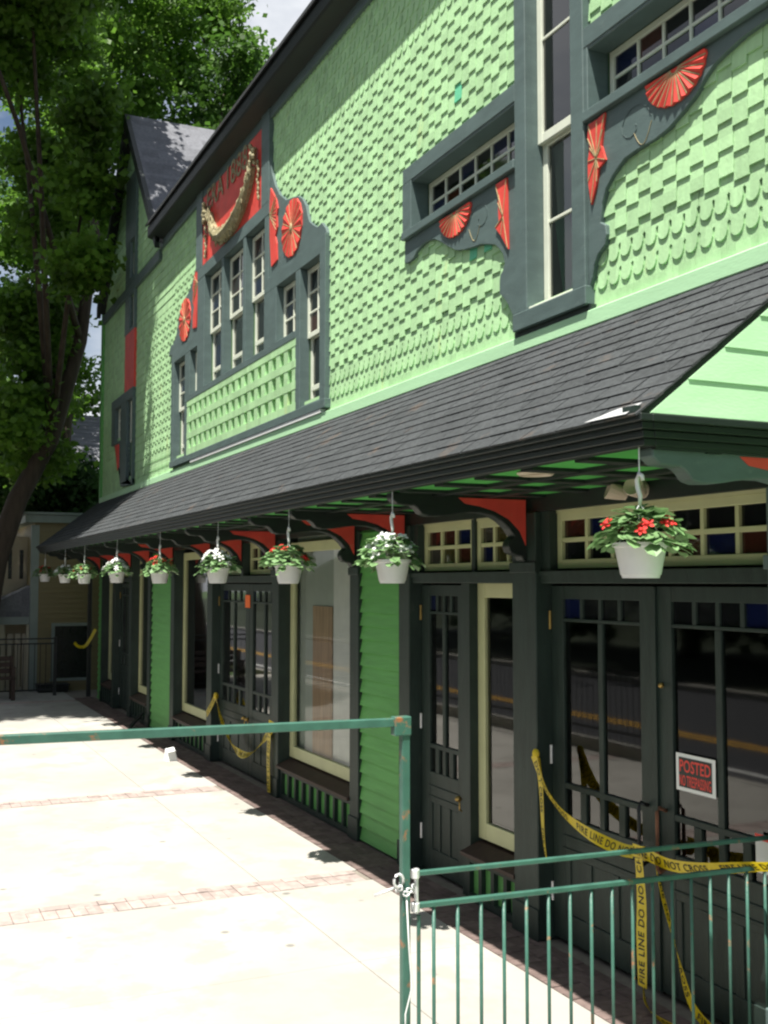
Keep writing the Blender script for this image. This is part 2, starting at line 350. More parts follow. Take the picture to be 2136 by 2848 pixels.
# --- shingle courses
TW, CP, HI = 0.111, 0.1445, 0.043
def wedge(w, L, tb, tt):        # local: butt at z=0, face towards -y
    return MB().add([(-w/2,0,0),(w/2,0,0),(w/2,-tb,0),(-w/2,-tb,0),(-w/2,0,L),(w/2,0,L),(w/2,-tt,L),(-w/2,-tt,L)],
                    [(0,1,2,3),(4,7,6,5),(3,2,6,7),(0,4,5,1),(1,5,6,2),(0,3,7,4)])
def scale_poly(w, L, tb, tt):
    pts = []; r = 0.0455
    for k in range(7):
        a = math.pi+math.pi*k/6; pts.append((r*math.cos(a), 0.046+r*math.sin(a)))
    pts += [(r, 0.088), (w/2, 0.098), (w/2, L), (-w/2, L), (-w/2, 0.098), (-r, 0.088)]
    n = len(pts); v = [(x, 0, z) for x, z in pts]+[(x, -(tb+(tt-tb)*z/L), z) for x, z in pts]
    return MB().add(v, [tuple(range(n)), tuple(range(2*n-1, n-1, -1))]+[(i,(i+1)%n,(i+1)%n+n,i+n) for i in range(n)])
W_T = wedge(TW-0.004, 0.215, 0.0185, 0.002); W_S = scale_poly(0.1145, 0.2, 0.018, 0.002)
ALL = []   # (mb, x, z, material)
def blocked(x, z, half=0.055, hgt=0.16):
    return any(h[0]-half < x < h[1]+half and h[2] < z+0.21 and z < h[3] for h in up_holes)
def in_gable(x, z):
    return z < 8.1 or (10.55-abs(x+19.35)*1.06) > z
ROWS = [(4.365+CP*k) for k in range(17)]
for k, z in enumerate(ROWS):
    i = 0; x = -3.0+TW*0.5
    while x > -18.1:
        hi = (i % 2 == 0); i += 1
        zz = z+(HI if hi else 0)+random.uniform(-0.003, 0.003)
        if not (x < -16.2 and z > 6.5): 
            if not blocked(x, zz): ALL.append((W_T, x, zz, 0))
        x -= TW
for z in (4.22, 4.078):
    x = -2.95
    while x > -18.1:
        if not blocked(x, z): ALL.append((W_S, x, z, 0))
        x -= 0.1145
z = ROWS[-1]+CP
j = 0
while z < 7.66:
    x = -2.95+(0.057 if j % 2 else 0); j += 1
    while x > -16.2:
        if not blocked(x, z) : ALL.append((W_S, x, z, 0))
        x -= 0.1145
    z += 0.125
TEAL = [(1268, 235), (1326, 735), (1368, 715)]
teal_at = [(-7.19, 5.93), (-6.92, 4.655), (-6.70, 4.66)]
def vis(a): return (a[1]+2.2)**2+(a[2]-4.6)**2*1.2+(0 if -6.6 > a[1] or a[1] < -3.95 else 60)
ALL = [(m_, x_+random.uniform(-0.003, 0.003), z_+random.uniform(-0.003, 0.003), random.gauss(0, 0.010)) for m_, x_, z_, _ in ALL]
ALL.sort(key=lambda a: vis(a) if a[1] < -3.97 else 1e3)
me_t = mkmesh('shingle', W_T); me_t.materials.append(M['shingle']); me_s = mkmesh('shingle', W_S); me_s.materials.append(M['shingle'])
me_teal = mkmesh('shingle', W_T); me_teal.materials.append(M['teal'])
restm = MB(); used = set()
for i, (mb, x, z, tw) in enumerate(ALL):
    tl = None
    for t, (tx, tz) in enumerate(teal_at):
        if t not in used and abs(x-tx) < 0.06 and abs(z-tz) < 0.075: tl = t
    if tl is not None:
        used.add(tl); o = piece('shingle', me_teal, (x, WALL, z), wall_up); o['label'] = 'single teal replacement shingle'; continue
    if i < 294: piece('shingle', me_t if mb is W_T else me_s, (x, WALL, z), wall_up, (0, tw, 0))
    else: restm.add([(p[0]+p[2]*tw+x, p[1]+WALL, p[2]-p[0]*tw+z) for p in mb.v], mb.f)
stuff(part('shingle_cladding', restm, 'shingle', wall_up, recalc=True))
# plain course at the bottom, straight-butt courses on the left bay
z0 = 3.965; x = -2.9; 
while x > XL:
    w_ = random.uniform(0.13, 0.26); x1 = max(x-w_, XL)
    part('plain_shingle', MB().add([(p[0]*((x-x1-0.003)/1.0)+(x+x1)/2, p[1]+WALL, p[2]+z0) for p in wedge(1.0, 0.2, 0.013, 0.003).v], wedge(1, 1, 1, 1).f), 'shingle', wall_up)
    x = x1
z = 4.365-2*CP; 
while z < 10.5:
    xe = [(-22.0, -18.1)] if z < 6.5 else [(-22.0, -14.74)]
    if z >= 7.62: xe = [(-21.9, -17.05)]
    for a, b in xe:
        if z > 8.0:
            hw = (10.50-z)/1.16
            a, b = max(a, -19.35-hw), min(b, -19.35+hw)
            if b-a < 0.2: continue
        v = [(p[0]*(b-a)+(a+b)/2, p[1]+WALL, p[2]+z) for p in wedge(1.0, 0.17, 0.013, 0.003).v]
        segs = [(a, b)]
        for h in up_holes:
            ns = []
            for s0, s1 in segs:
                if h[2]-0.05 < z and z+0.1 < h[3]+0.05 and h[0] < s1 and h[1] > s0:
                    if h[0] > s0: ns.append((s0, h[0]))
                    if h[1] < s1: ns.append((h[1], s1))
                else: ns.append((s0, s1))
            segs = ns
        for s0, s1 in segs:
            part('shingle_course', MB().add([(p[0]*(s1-s0)+(s0+s1)/2, p[1]+WALL, p[2]+z) for p in wedge(1.0, 0.17, 0.013, 0.003).v], wedge(1, 1, 1, 1).f), 'shingle', wall_up)
    z += CP
part('skirt_trim', MB().box(XL, -3.3, 3.895, 3.948, 3.86, 3.963), 'mint', B, bevel=0.006)
part('corner_board', MB().box(-22.06, -21.9, 3.90, 4.10, 3.97, 8.3), 'clap', B, bevel=0.004)

# --- windows
def quad(a, b, y, c, d): return MB().add([(a, y, c), (b, y, c), (b, y, d), (a, y, d)], [(0, 1, 2, 3)])
def window(x0, x1, z0, z1, yf, parts, m='sash', stile=0.045, depth=0.035, name='window', tints=None, gl='glass', mullion=0.022):
    """parts: list of (xa,xb,za,zb,cols,rows,yoff) sashes inside the opening"""
    fr = MB(); panes = []
    for (xa, xb, za, zb, cols, rows, yo) in parts:
        y0 = yf+yo
        fr.box(xa, xa+stile, y0, y0+depth, za, zb); fr.box(xb-stile, xb, y0, y0+depth, za, zb)
        fr.box(xa+stile, xb-stile, y0+0.001, y0+depth-0.001, za, za+stile*1.15); fr.box(xa+stile, xb-stile, y0+0.001, y0+depth-0.001, zb-stile, zb)
        ia, ib, ja, jb = xa+stile, xb-stile, za+stile*1.15, zb-stile
        for c in range(1, cols): xm = ia+(ib-ia)*c/cols; fr.box(xm-mullion/2, xm+mullion/2, y0+0.004, y0+depth-0.004, ja, jb)
        for r in range(1, rows): zm = ja+(jb-ja)*r/rows; fr.box(ia, ib, y0+0.006, y0+depth-0.006, zm-mullion/2, zm+mullion/2)
        for c in range(cols):
            for r in range(rows):
                panes.append((ia+(ib-ia)*c/cols+0.002, ia+(ib-ia)*(c+1)/cols-0.002, y0+depth*0.5, ja+(jb-ja)*r/rows+0.002, ja+(jb-ja)*(r+1)/rows-0.002))
    wo_ = part(name, fr, m, B, bevel=0.003)
    for i, (a, b, y, c, d) in enumerate(panes):
        g_ = gl if tints is None else tints[i % len(tints)]
        part('pane', MB().add([(a, y, c), (b, y, c), (b, y, d), (a, y, d)], [(0, 1, 2, 3)]), g_, wo_, recalc=False)
    return wo_
TI = ['glass_d', 'glass_b', 'glass_d', 'glass_r', 'glass_d', 'glass_d', 'glass_b', 'glass_d', 'glass', 'glass_d', 'glass_b']
def dh(x0, x1, z0, z1, zm, yf):          # double hung: 2x3 upper light, single lower light over two little panes
    wo_ = window(x0, x1, z0, z1, yf, [(x0, x1, zm-0.02, z1, 2, 3, 0.0), (x0, x1, z0+0.17, zm+0.02, 1, 1, 0.037)], 'sash', tints=TI[random.randint(0, 4):] + TI)
    window(x0, x1, z0, z0+0.2, yf, [(x0, x1, z0, z0+0.21, 2, 1, 0.038)], 'sash')
    return wo_
for a, b in CW: dh(a, b, 4.96, 6.45, 5.68, 3.975)
dh(-15.93, -15.27, 4.11, 5.56, 4.85, 3.975); dh(-10.52, -9.95, 4.11, 5.56, 4.85, 3.975)
for a, b in ((-15.0, -14.60), (-11.27, -10.65)): window(a, b, 4.95, 5.56, 3.975, [(a, b, 4.95, 5.56, 2, 3, 0)], 'sash', tints=TI)
window(-7.89, -6.32, 5.21, 5.62, 4.045, [(-7.87, -6.34, 5.24, 5.60, 6, 2, 0)], 'sash', stile=0.04, tints=TI[1:]+TI)
window(-5.42, -3.90, 5.21, 5.62, 4.045, [(-5.40, -3.92, 5.24, 5.60, 6, 2, 0)], 'sash', stile=0.04, tints=TI+['glass_b', 'glass_d'])
window(-6.13, -5.60, 4.12, 7.5, 3.985, [(-6.13, -5.60, 5.27, 6.70, 1, 2, 0.0), (-6.13, -5.60, 4.14, 5.31, 1, 2, 0.04)], 'sash', stile=0.055)
window(-20.45, -19.90, 4.90, 5.52, 3.96, [(-20.45, -19.90, 4.90, 5.52, 2, 3, 0)], 'sash', tints=TI)
window(-19.38, -18.93, 4.08, 5.52, 3.96, [(-19.38, -18.93, 4.78, 5.52, 2, 3, 0), (-19.38, -18.93, 4.08, 4.80, 1, 1, 0.035)], 'sash', tints=TI)
window(-19.3, -18.95, 6.80, 7.40, 3.96, [(-19.3, -18.95, 6.80, 7.40, 2, 2, 0)], 'sash', tints=TI)
window(-19.3, -18.95, 7.72, 8.40, 3.96, [(-19.3, -18.95, 7.72, 8.40, 2, 2, 0)], 'sash', tints=TI)

# --- upper trim boards
F = 3.885
def trim(*a, m='trim', name='trim_board', bev=0.005): return part(name, MB().box(*a), m, B, bevel=bev)
# tall window and its wings
trim(-6.27, -6.13, F, 4.03, 4.06, 8.0); trim(-5.60, -5.46, F, 4.03, 4.06, 8.0); trim(-6.29, -5.44, 3.87, 4.02, 4.00, 4.118)
part('sill_shadow_board', MB().box(-6.31, -5.42, 3.90, 3.947, 3.965, 4.0), 'dark', B)
for s0, s1 in ((-8.05, -6.27), (-5.46, -3.72)):
    trim(s0, s1, F+0.003, 3.949, 5.62, 5.75); trim(s0, s1, F-0.012, 4.02, 5.145, 5.21)
trim(-8.05, -7.89, F, 4.05, 5.21, 5.62); trim(-3.90, -3.72, F, 4.05, 5.21, 5.62)
for s0, s1 in ((-7.89, -6.27), (-5.46, -3.90)):
    trim(s0, s1, F+0.01, 4.045, 5.60, 5.622)
apL = [(-8.05,5.145),(-8.05,4.96),(-7.97,4.95),(-7.89,4.96),(-7.83,5.0),(-7.72,5.03),(-7.62,5.03),(-7.51,5.01),(-7.41,4.96),(-7.31,4.9),(-7.16,4.82),(-7.03,4.79),(-6.89,4.77),(-6.78,4.76),(-6.68,4.73),(-6.58,4.70),(-6.53,4.66),(-6.47,4.60),(-6.45,4.53),(-6.47,4.49),(-6.51,4.46),(-6.52,4.41),(-6.52,4.33),(-6.47,4.29),(-6.42,4.24),(-6.37,4.17),(-6.33,4.11),(-6.275,4.07),(-6.275,5.145)]
apR = [(-3.72,5.145),(-3.72,5.09),(-3.96,5.08),(-4.11,5.07),(-4.21,5.05),(-4.32,5.02),(-4.39,4.98),(-4.46,4.92),(-4.56,4.87),(-4.69,4.82),(-4.81,4.80),(-4.98,4.80),(-5.09,4.79),(-5.20,4.73),(-5.27,4.67),(-5.31,4.59),(-5.33,4.48),(-5.28,4.45),(-5.27,4.39),(-5.29,4.33),(-5.36,4.29),(-5.40,4.23),(-5.42,4.16),(-5.44,4.12),(-5.455,4.08),(-5.455,5.145)]
for pl in (apL, apR): part('scrolled_apron', MB().prism_xz(pl, 3.908, 3.948), 'trim', B, bevel=0.004)
def fan(cx, cz, r, a0, a1, n, yb, name='red_fan', rz=None):
    rz = rz or r; mb = MB(); gb = MB()
    pts = []
    for i in range(2*n+1):
        a = a0+(a1-a0)*i/(2*n); k = 1.0 if i % 2 else 0.965
        pts.append((cx+r*k*math.cos(a), yb-(0.004 if i % 2 else 0.020), cz+rz*k*math.sin(a)))
    v = [(cx, yb-0.012, cz)]+pts+[(cx, yb+0.004, cz)]+[(p[0], yb+0.004, p[2]) for p in pts]
    m = len(pts); f = [(0, i+1, i+2) for i in range(m-1)]+[(m+1, m+3+i, m+2+i) for i in range(m-1)]
    f += [(i+1, m+2+i, m+3+i, i+2) for i in range(m-1)]
    mb.add(v, f); o = part(name, mb, 'red', B)
    for i in range(1, 2*n, 2):
        a = a0+(a1-a0)*i/(2*n); gb.bar((cx+r*0.12*math.cos(a), yb-0.012, cz+rz*0.12*math.sin(a)), (cx+r*0.97*math.cos(a), yb-0.008, cz+rz*0.97*math.sin(a)), 0.006, 0.006)
    part('gold_rib', gb, 'gold', o); return o
fan(-4.615, 5.125, 0.255, math.pi, 2*math.pi, 12, 3.905, rz=0.20); fan(-7.15, 5.115, 0.25, math.pi, 2*math.pi, 12, 3.905, rz=0.19)
def penn(poly, c): 
    o = part('red_pennant', MB().prism_xz(poly, 3.893, 3.907), 'red', B); gb = MB()
    for p in poly: gb.bar((c[0], 3.891, c[1]), (p[0]*0.96+c[0]*0.04, 3.891, p[1]*0.96+c[1]*0.04), 0.005, 0.005)
    part('gold_rib', gb, 'gold', o)
penn([(-5.42,5.12),(-5.33,5.12),(-5.25,5.13),(-5.27,5.04),(-5.29,4.94),(-5.25,4.84),(-5.32,4.81),(-5.34,4.73),(-5.40,4.61),(-5.43,4.76),(-5.43,4.89),(-5.41,4.97),(-5.43,5.04)], (-5.34, 4.88))
penn([(-6.54,5.12),(-6.39,5.12),(-6.38,4.61),(-6.47,4.73),(-6.55,4.81),(-6.50,4.83),(-6.51,4.98),(-6.50,5.04)], (-6.44, 4.86))
for cx, s in ((-5.0, 1), (-6.78, -1)):
    sp = [(cx+s*0.012*(14-k)*math.cos(k*0.55), 3.906, 4.95+0.010*(14-k)*math.sin(k*0.55)) for k in range(13)]
    part('carved_scroll', MB().tube(sp, 0.0018, 5), 'trim', B)
    sp = [(cx+s*(0.17-0.016*k), 3.906, 4.92-0.11*math.sin(k*0.3)) for k in range(11)]
    part('carved_scroll', MB().tube(sp, 0.002, 5), 'gold', B)
trim(-5.462, -5.418, F+0.004, 4.05, 5.21, 5.62); trim(-6.13, -5.60, 3.90, 4.0, 4.10, 4.142, m='sash')
trim(-15.93, -15.27, 3.90, 4.0, 4.085, 4.113); trim(-10.52, -9.95, 3.90, 4.0, 4.085, 4.113)
# centre group
trim(-16.07, -15.93, F, 4.0, 4.09, 5.74); trim(-9.95, -9.80, F, 4.0, 4.09, 5.74); trim(-16.09, -9.78, F-0.012, 4.0, 4.00, 4.09)
part('sill_flashing', MB().box(-14.9, -9.9, 3.88, 3.9475, 3.965, 4.0), 'paper', B)
trim(-15.93, -14.60, F+0.003, 3.99, 5.57, 5.74); trim(-11.55, -9.95, F+0.003, 3.99, 5.57, 5.74)
trim(-15.27, -15.0, F+0.002, 4.0, 4.86, 5.57); trim(-10.65, -10.52, F+0.002, 4.0, 4.09, 5.57); trim(-15.27, -15.12, F+0.002, 4.0, 4.09, 4.86)
trim(-14.60, -14.25, F, 4.0, 4.94, 6.47); trim(-11.69, -11.27, F, 4.0, 4.94, 5.57); trim(-11.69, -11.55, F+0.001, 4.0, 5.57, 6.47)
trim(-13.44, -13.34, F+0.002, 4.0, 4.94, 6.47); trim(-12.51, -12.41, F+0.002, 4.0, 4.94, 6.47)
trim(-15.12, -10.63, F-0.006, 4.0, 4.86, 4.94); trim(-14.62, -11.53, F-0.002, 4.0, 6.47, 6.63)
trim(-14.72, -14.42, F+0.001, 3.949, 6.63, 7.72); trim(-11.83, -11.55, F+0.001, 3.949, 6.63, 7.72)
panel = part('red_panel', MB().box(-14.42, -11.83, 3.905, 3.949, 6.63, 7.72), 'red', B)
brR = [(-11.55,7.16),(-11.5,6.94),(-11.38,6.75),(-11.23,6.60),(-11.02,6.47),(-10.81,6.43),(-10.64,6.39),(-10.51,6.32),(-10.40,6.21),(-10.35,6.10),(-10.30,6.01),(-10.19,5.94),(-10.07,5.88),(-9.95,5.89),(-9.84,5.80),(-9.80,5.74),(-11.55,5.74)]
part('scrolled_side_board', MB().prism_xz(brR, 3.905, 3.949), 'trim', B, bevel=0.004)
part('scrolled_side_board', MB().prism_xz([(-25.87-0.0-x-0.27, z) for x, z in brR], 3.905, 3.949), 'trim', B, bevel=0.004)
def rosette(cx, cz, r): 
    o = fan(cx, cz, r, 0, 2*math.pi, 15, 3.902, 'red_rosette')
    part('boss', MB().blob((cx, 3.885, cz), (0.035, 0.012, 0.05)), 'gold', o, smooth=True)
rosette(-10.80, 6.09, 0.315); rosette(-15.33, 6.09, 0.315)
pp = [(-11.50,6.76),(-11.30,6.56),(-11.25,6.45),(-11.28,6.38),(-11.26,6.24),(-11.33,6.16),(-11.28,6.06),(-11.26,5.87),(-11.46,5.84),(-11.52,6.19),(-11.53,6.57)]
def penn2(poly):
    o = part('red_pennant', MB().prism_xz(poly, 3.890, 3.904), 'red', B); gb = MB()
    for k in range(9): gb.bar((poly[-1][0], 3.888, 6.45-0.0*k), (poly[1][0]*0.98+poly[-1][0]*0.02, 3.888, 6.62-0.05*k), 0.005, 0.005)
    part('gold_rib', gb, 'gold', o)
penn2(pp); penn2([(-26.14-x, z) for x, z in pp])
# lattice panel
LX0, LX1 = -15.12, -10.63
lat = part('lattice_panel', MB().box(LX0, LX1, 3.935, 3.949, 4.09, 4.86), 'shingle', B)
n = 17
for i in range(n+1):
    xm = LX0+0.06+(LX1-LX0-0.12)*i/n; part('lattice_bar', MB().box(xm-0.06, xm+0.06, 3.888, 3.936, 4.092, 4.858), 'shingle', lat)
for j in range(4):
    zm = 4.13+j*0.23; part('lattice_bar', MB().box(LX0+0.002, LX1-0.002, 3.884, 3.934, zm-0.04, zm+0.045), 'shingle', lat)
# garland and lettering on the red panel
gl_ = [(-13.95,7.22),(-13.86,7.05),(-13.71,6.90),(-13.52,6.79),(-13.3,6.735),(-13.05,6.735),(-12.80,6.77),(-12.56,6.86),(-12.36,6.97),(-12.2,7.1),(-12.1,7.25)]
gp = []
for i in range(len(gl_)-1):
    for k in range(6):
        t = k/6; gp.append((gl_[i][0]*(1-t)+gl_[i+1][0]*t, gl_[i][1]*(1-t)+gl_[i+1][1]*t))
gar = part('garland', MB().tube([(a, 3.875, b) for a, b in gp], [0.045+0.05*math.sin(math.pi*i/(len(gp)-1)) for i in range(len(gp))], 9), 'khaki', B)
lf = MB()
for i, (a, b) in enumerate(gp):
    rr = 0.05+0.055*math.sin(math.pi*i/(len(gp)-1))
    for k in range(7):
        an = random.uniform(0, math.pi*2); q = random.uniform(0.4, 1.05)*rr
        lf.blob((a+q*math.cos(an), 3.865-random.uniform(0, 0.075)*(1.1-q/rr*0.7), b+q*math.sin(an)), (0.015, 0.015, random.uniform(0.025, 0.05)), 5, 4)
stuff(part('carved_leaves', lf, 'khaki', gar))
for sx, sz in ((-14.13, 7.28), (-12.03, 7.34)):
    rb = MB()
    for k in range(26):
        a = random.uniform(0, 6.28); q = random.uniform(0, 0.10); rb.blob((sx+q*math.cos(a), 3.87-random.uniform(0, 0.05), sz+q*1.3*math.sin(a)), (0.03, 0.03, 0.035), 5, 4)
    for k in range(9): rb.blob((sx+random.uniform(-0.03, 0.03)+(0.10 if sx > -13 else -0.07), 3.88, sz-0.12-0.055*k), (0.022, 0.02, 0.035), 5, 4)
    stuff(part('carved_cluster', rb, 'khaki', gar))
for wd_, cxx, ww_ in (('ERA', -13.80, 0.78), ('1888', -12.82, 0.86)):
    tv, tf = text_geo(wd_, 0.46, 1.05); txs = [p[0] for p in tv]; sc_ = ww_/(max(txs)-min(txs)); mx_ = (max(txs)+min(txs))/2; nn = len(tv)
    ex = MB().add([(cxx+(p[0]-mx_)*sc_, 3.893, 7.46+p[1]*0.92) for p in tv]+[(cxx+(p[0]-mx_)*sc_, 3.906, 7.46+p[1]*0.92) for p in tv], tf+[tuple(i+nn for i in reversed(f)) for f in tf])
    part('lettering', ex, 'khaki', panel, recalc=False)
# left gable bay trim
trim(-21.9, -17.0, 3.89, 3.949, 7.44, 7.61); trim(-19.72, -18.85, 3.893, 3.949, 8.40, 9.6)
for z0, z1 in ((6.74, 6.80), (7.40, 7.44), (7.61, 7.72)): trim(-19.68, -18.85, 3.893, 3.949, z0, z1)
for z0, z1 in ((6.80, 7.40), (7.72, 8.40)): trim(-19.68, -19.3, 3.895, 3.96, z0, z1); trim(-18.95, -18.85, 3.895, 3.96, z0, z1)
part('red_panel', MB().box(-19.66, -18.86, 3.90, 3.949, 5.70, 6.74), 'red', B)
trim(-20.78, -18.86, 3.885, 3.97, 5.52, 5.70); trim(-18.93, -18.84, 3.89, 3.97, 4.0, 5.52); trim(-20.78, -20.45, 3.89, 3.97, 4.86, 5.52); trim(-19.90, -19.38, 3.89, 3.97, 4.08, 5.52)
part('scrolled_apron', MB().prism_xz([(-20.78, 4.88), (-20.4, 4.80), (-20.1, 4.4), (-19.85, 4.02), (-18.84, 3.98), (-18.84, 4.08), (-19.90, 4.08), (-19.90, 4.88)], 3.895, 3.949), 'trim', B)
part('red_pennant', MB().prism_xz([(-20.40, 4.83), (-20.02, 4.82), (-20.02, 4.4), (-20.14, 4.34)], 3.885, 3.896), 'red', B)

# --- main eaves and roofs
ev = MB().prism_yz([(3.95,7.70),(3.72,7.76),(3.70,7.78),(3.70,7.93),(3.74,7.95),(9.6,12.9),(9.6,12.75),(4.0,8.05),(3.95,8.0)], -17.0, XR)
part('main_roof', ev, 'black', B)
part('main_roof_cover', MB().prism_yz([(3.66,7.925),(3.66,7.965),(9.6,12.98),(9.6,12.93)], -16.98, XR), 'asphalt_roof', B)
part('frieze_board', MB().box(-17.0, XR, 3.90, 3.949, 7.60, 7.715), 'trim', B)
gy0 = 3.80
for s in (-1, 1):
    xo = -19.35+s*2.55; zo = 10.72-2.55*1.16
    g_ = MB().add([(-19.35, gy0, 10.74), (xo, gy0, zo), (xo, 13, zo), (-19.35, 13, 10.74), (-19.35, gy0, 10.64), (xo, gy0, zo-0.10), (xo, 13, zo-0.10), (-19.35, 13, 10.64)],
                 [(0,1,2,3),(7,6,5,4),(0,4,5,1),(1,5,6,2),(2,6,7,3),(3,7,4,0)])
    part('gable_roof', g_, 'grey_roof', B)
    rk = MB().add([(-19.35, gy0-0.03, 10.745), (xo, gy0-0.03, zo+0.004), (xo, gy0+0.05, zo+0.004), (-19.35, gy0+0.05, 10.745), (-19.35, gy0-0.03, 10.50), (xo, gy0-0.03, zo-0.2), (xo, gy0+0.05, zo-0.2), (-19.35, gy0+0.05, 10.50)],
                 [(0,1,2,3),(7,6,5,4),(0,4,5,1),(1,5,6,2),(2,6,7,3),(3,7,4,0)])
    part('rake_board', rk, 'black', B)
    part('rake_soffit', MB().add([(-19.35, gy0+0.05, 10.63), (xo, gy0+0.05, zo-0.11), (xo, 3.96, zo-0.11), (-19.35, 3.96, 10.63)], [(0,1,2,3)]), 'black', B)
part('end_wall', MB().box(XL-0.02, XL+0.1, 4.10, 13, 0, 8.2), 'clap', B)
part('end_wall', MB().box(XR-0.1, XR, 4.10, 13, 0, 8.2), 'clap', B)

# --- pent roof
PX0, PX1 = -22.45, -3.55
EY, EZ, TY, TZ = 2.78, 2.985, 3.935, 3.875
sl_ = math.atan2(TZ-EZ, TY-EY); SLEN = math.hypot(TY-EY, TZ-EZ)
proof = part('pent_roof', MB().prism_yz([(EY,EZ),(TY,TZ),(TY,TZ-0.09),(EY+0.05,EZ-0.04)], PX0, PX1), 'black', B)
def roof_pt(x, s, off=0.0):
    return (x, EY+math.cos(sl_)*s-math.sin(sl_)*off, EZ+math.sin(sl_)*s+math.cos(sl_)*off)
tabs = []; NC = 12; exq = (SLEN+0.02)/NC
for k in range(NC):
    x = PX1+0.02-(0.155 if k % 2 else 0.0)-random.uniform(0, 0.06); first = True
    x1 = PX1+0.015
    while x1 > PX0:
        wd = 0.305+random.uniform(-0.03, 0.03)
        if first and k % 2: wd = 0.16; 
        first = False
        x0 = max(x1-wd, PX0-0.01); tabs.append((x0+0.006, x1-0.006, k*exq-0.02)); x1 = x0
tmesh = {}
def tabmb(x0, x1, s, lift):
    L_ = exq+0.05
    p = [roof_pt(x0, s, 0.009+lift), roof_pt(x1, s, 0.009+lift), roof_pt(x1, s+L_, 0.002), roof_pt(x0, s+L_, 0.002), roof_pt(x0, s, 0.001), roof_pt(x1, s, 0.001), roof_pt(x1, s+L_, -0.004), roof_pt(x0, s+L_, -0.004)]
    return MB().add(p, [(0,1,2,3),(7,6,5,4),(0,4,5,1),(1,5,6,2),(2,6,7,3),(3,7,4,0)])
tabs.sort(key=lambda t: -t[1])
rt = MB()
for i, (x0, x1, s) in enumerate(tabs):
    mb = tabmb(x0, x1, s, random.uniform(0, 0.004))
    if i < 298: part('roof_shingle', mb, 'asphalt_roof', proof)
    else: rt.add(mb.v, mb.f)
stuff(part('roof_shingles', rt, 'asphalt_roof', proof))
# stepped fascia along the eave and round the ends
steps = [(2.775, 2.955, 0.0), (2.795, 2.925, 0.0), (2.815, 2.893, 0.0), (2.835, 2.862, 0.0)]
for i, (y, z, _) in enumerate(steps):
    part('fascia_moulding', MB().box(PX0+0.02*i, PX1+0.022-0.02*i, y, y+0.06, z-0.0005, z+0.029), 'black', proof, bevel=0.003)
    part('end_moulding', MB().box(PX1-0.06-0.02*i, PX1+0.022-0.02*i, y+0.0605, 3.93, z, z+0.03), 'black', proof, bevel=0.003)
    part('end_moulding', MB().box(PX0+0.02*i, PX0+0.06+0.02*i, y+0.0605, 3.93, z, z+0.03), 'black', proof, bevel=0.003)
# clapboarded triangular end
for k in range(6):
    z0 = 2.99+k*0.155; ya = EY+0.05+(z0-EZ)*(TY-EY)/(TZ-EZ); yb = EY+0.05+(z0+0.155-EZ)*(TY-EY)/(TZ-EZ)
    if ya > 3.9: break
    part('end_clapboard', MB().add([(PX1+0.008, ya, z0), (PX1+0.008, 3.94, z0), (PX1+0.001, 3.94, z0+0.1545), (PX1+0.001, min(yb, 3.935), z0+0.1545), (PX1-0.03, ya, z0), (PX1-0.03, 3.94, z0), (PX1-0.03, 3.94, z0+0.1545), (PX1-0.03, min(yb, 3.935), z0+0.1545)],
         [(0,1,2,3),(7,6,5,4),(0,4,5,1),(1,5,6,2),(2,6,7,3),(3,7,4,0)]), 'mint', proof)
part('end_backing', MB().prism_yz([(2.86, 2.985), (3.93, 3.78), (3.93, 2.985)], PX1-0.05, PX1-0.032), 'mint', proof)
part('eave_flashing', MB().add([roof_pt(-3.90, -0.015, 0.018), roof_pt(-3.60, -0.02, 0.018), roof_pt(-3.57, 0.06, 0.018), roof_pt(-3.72, 0.05, 0.018)], [(0,1,2,3)]), 'galv', proof)
part('gutter_end', MB().box(-3.64, -3.56, 2.768, 2.80, 2.985, 3.02), 'dark', proof)
# soffit with battens
sof = part('soffit', MB().box(PX0+0.05, PX1-0.11, 2.86, 3.90, 2.868, 2.88), 'soffit', B)
x = PX1-0.10
while x > PX0:
    part('soffit_batten', MB().box(x-0.055, x+0.055, 2.9, 3.9, 2.85, 2.868), 'black', sof); x -= 0.47
for yb in (3.22, 3.58): part('soffit_batten', MB().box(PX0+0.1, PX1-0.05, yb-0.04, yb+0.04, 2.846, 2.866), 'black', sof)
dl = part('recessed_light', MB().lathe([(0.065, 0.0), (0.085, -0.012), (0.10, 0.0)], (-4.74, 3.05, 2.858), 24), 'lamp', sof)
part('lamp_well', MB().lathe([(0.0, 0.0), (0.066, 0.0)], (-4.74, 3.05, 2.857), 20), 'rust', dl)

# --- brackets
bk = [(2.90,2.862),(2.90,2.82),(2.94,2.79),(3.0,2.785),(3.05,2.785),(3.08,2.765),(3.11,2.73),(3.16,2.717),(3.26,2.722),(3.36,2.738),(3.46,2.75),(3.54,2.75),(3.62,2.735),(3.69,2.70),(3.75,2.65),(3.79,2.60),(3.76,2.575),(3.745,2.535),(3.76,2.495),(3.80,2.475),(3.84,2.47),(3.86,2.44),(3.885,2.43),(3.885,2.862)]
rdp = [(3.37,2.842),(3.878,2.842),(3.878,2.54),(3.83,2.635),(3.75,2.71),(3.64,2.762),(3.53,2.79),(3.42,2.805)]
for bx in (-3.66, -6.20, -8.05, -9.09, -11.28, -12.5, -13.87, -15.87, -17.42, -18.85, -20.3, -21.7):
    o = part('bracket', MB().prism_yz(bk, bx-0.045, bx+0.045), 'black' if bx < -4 else 'trim', B, bevel=0.006)  # end bracket takes the paler trim colour, sunlight put into its paint
    part('red_spandrel', MB().prism_yz(rdp, bx-0.049, bx+0.049), 'red', o)
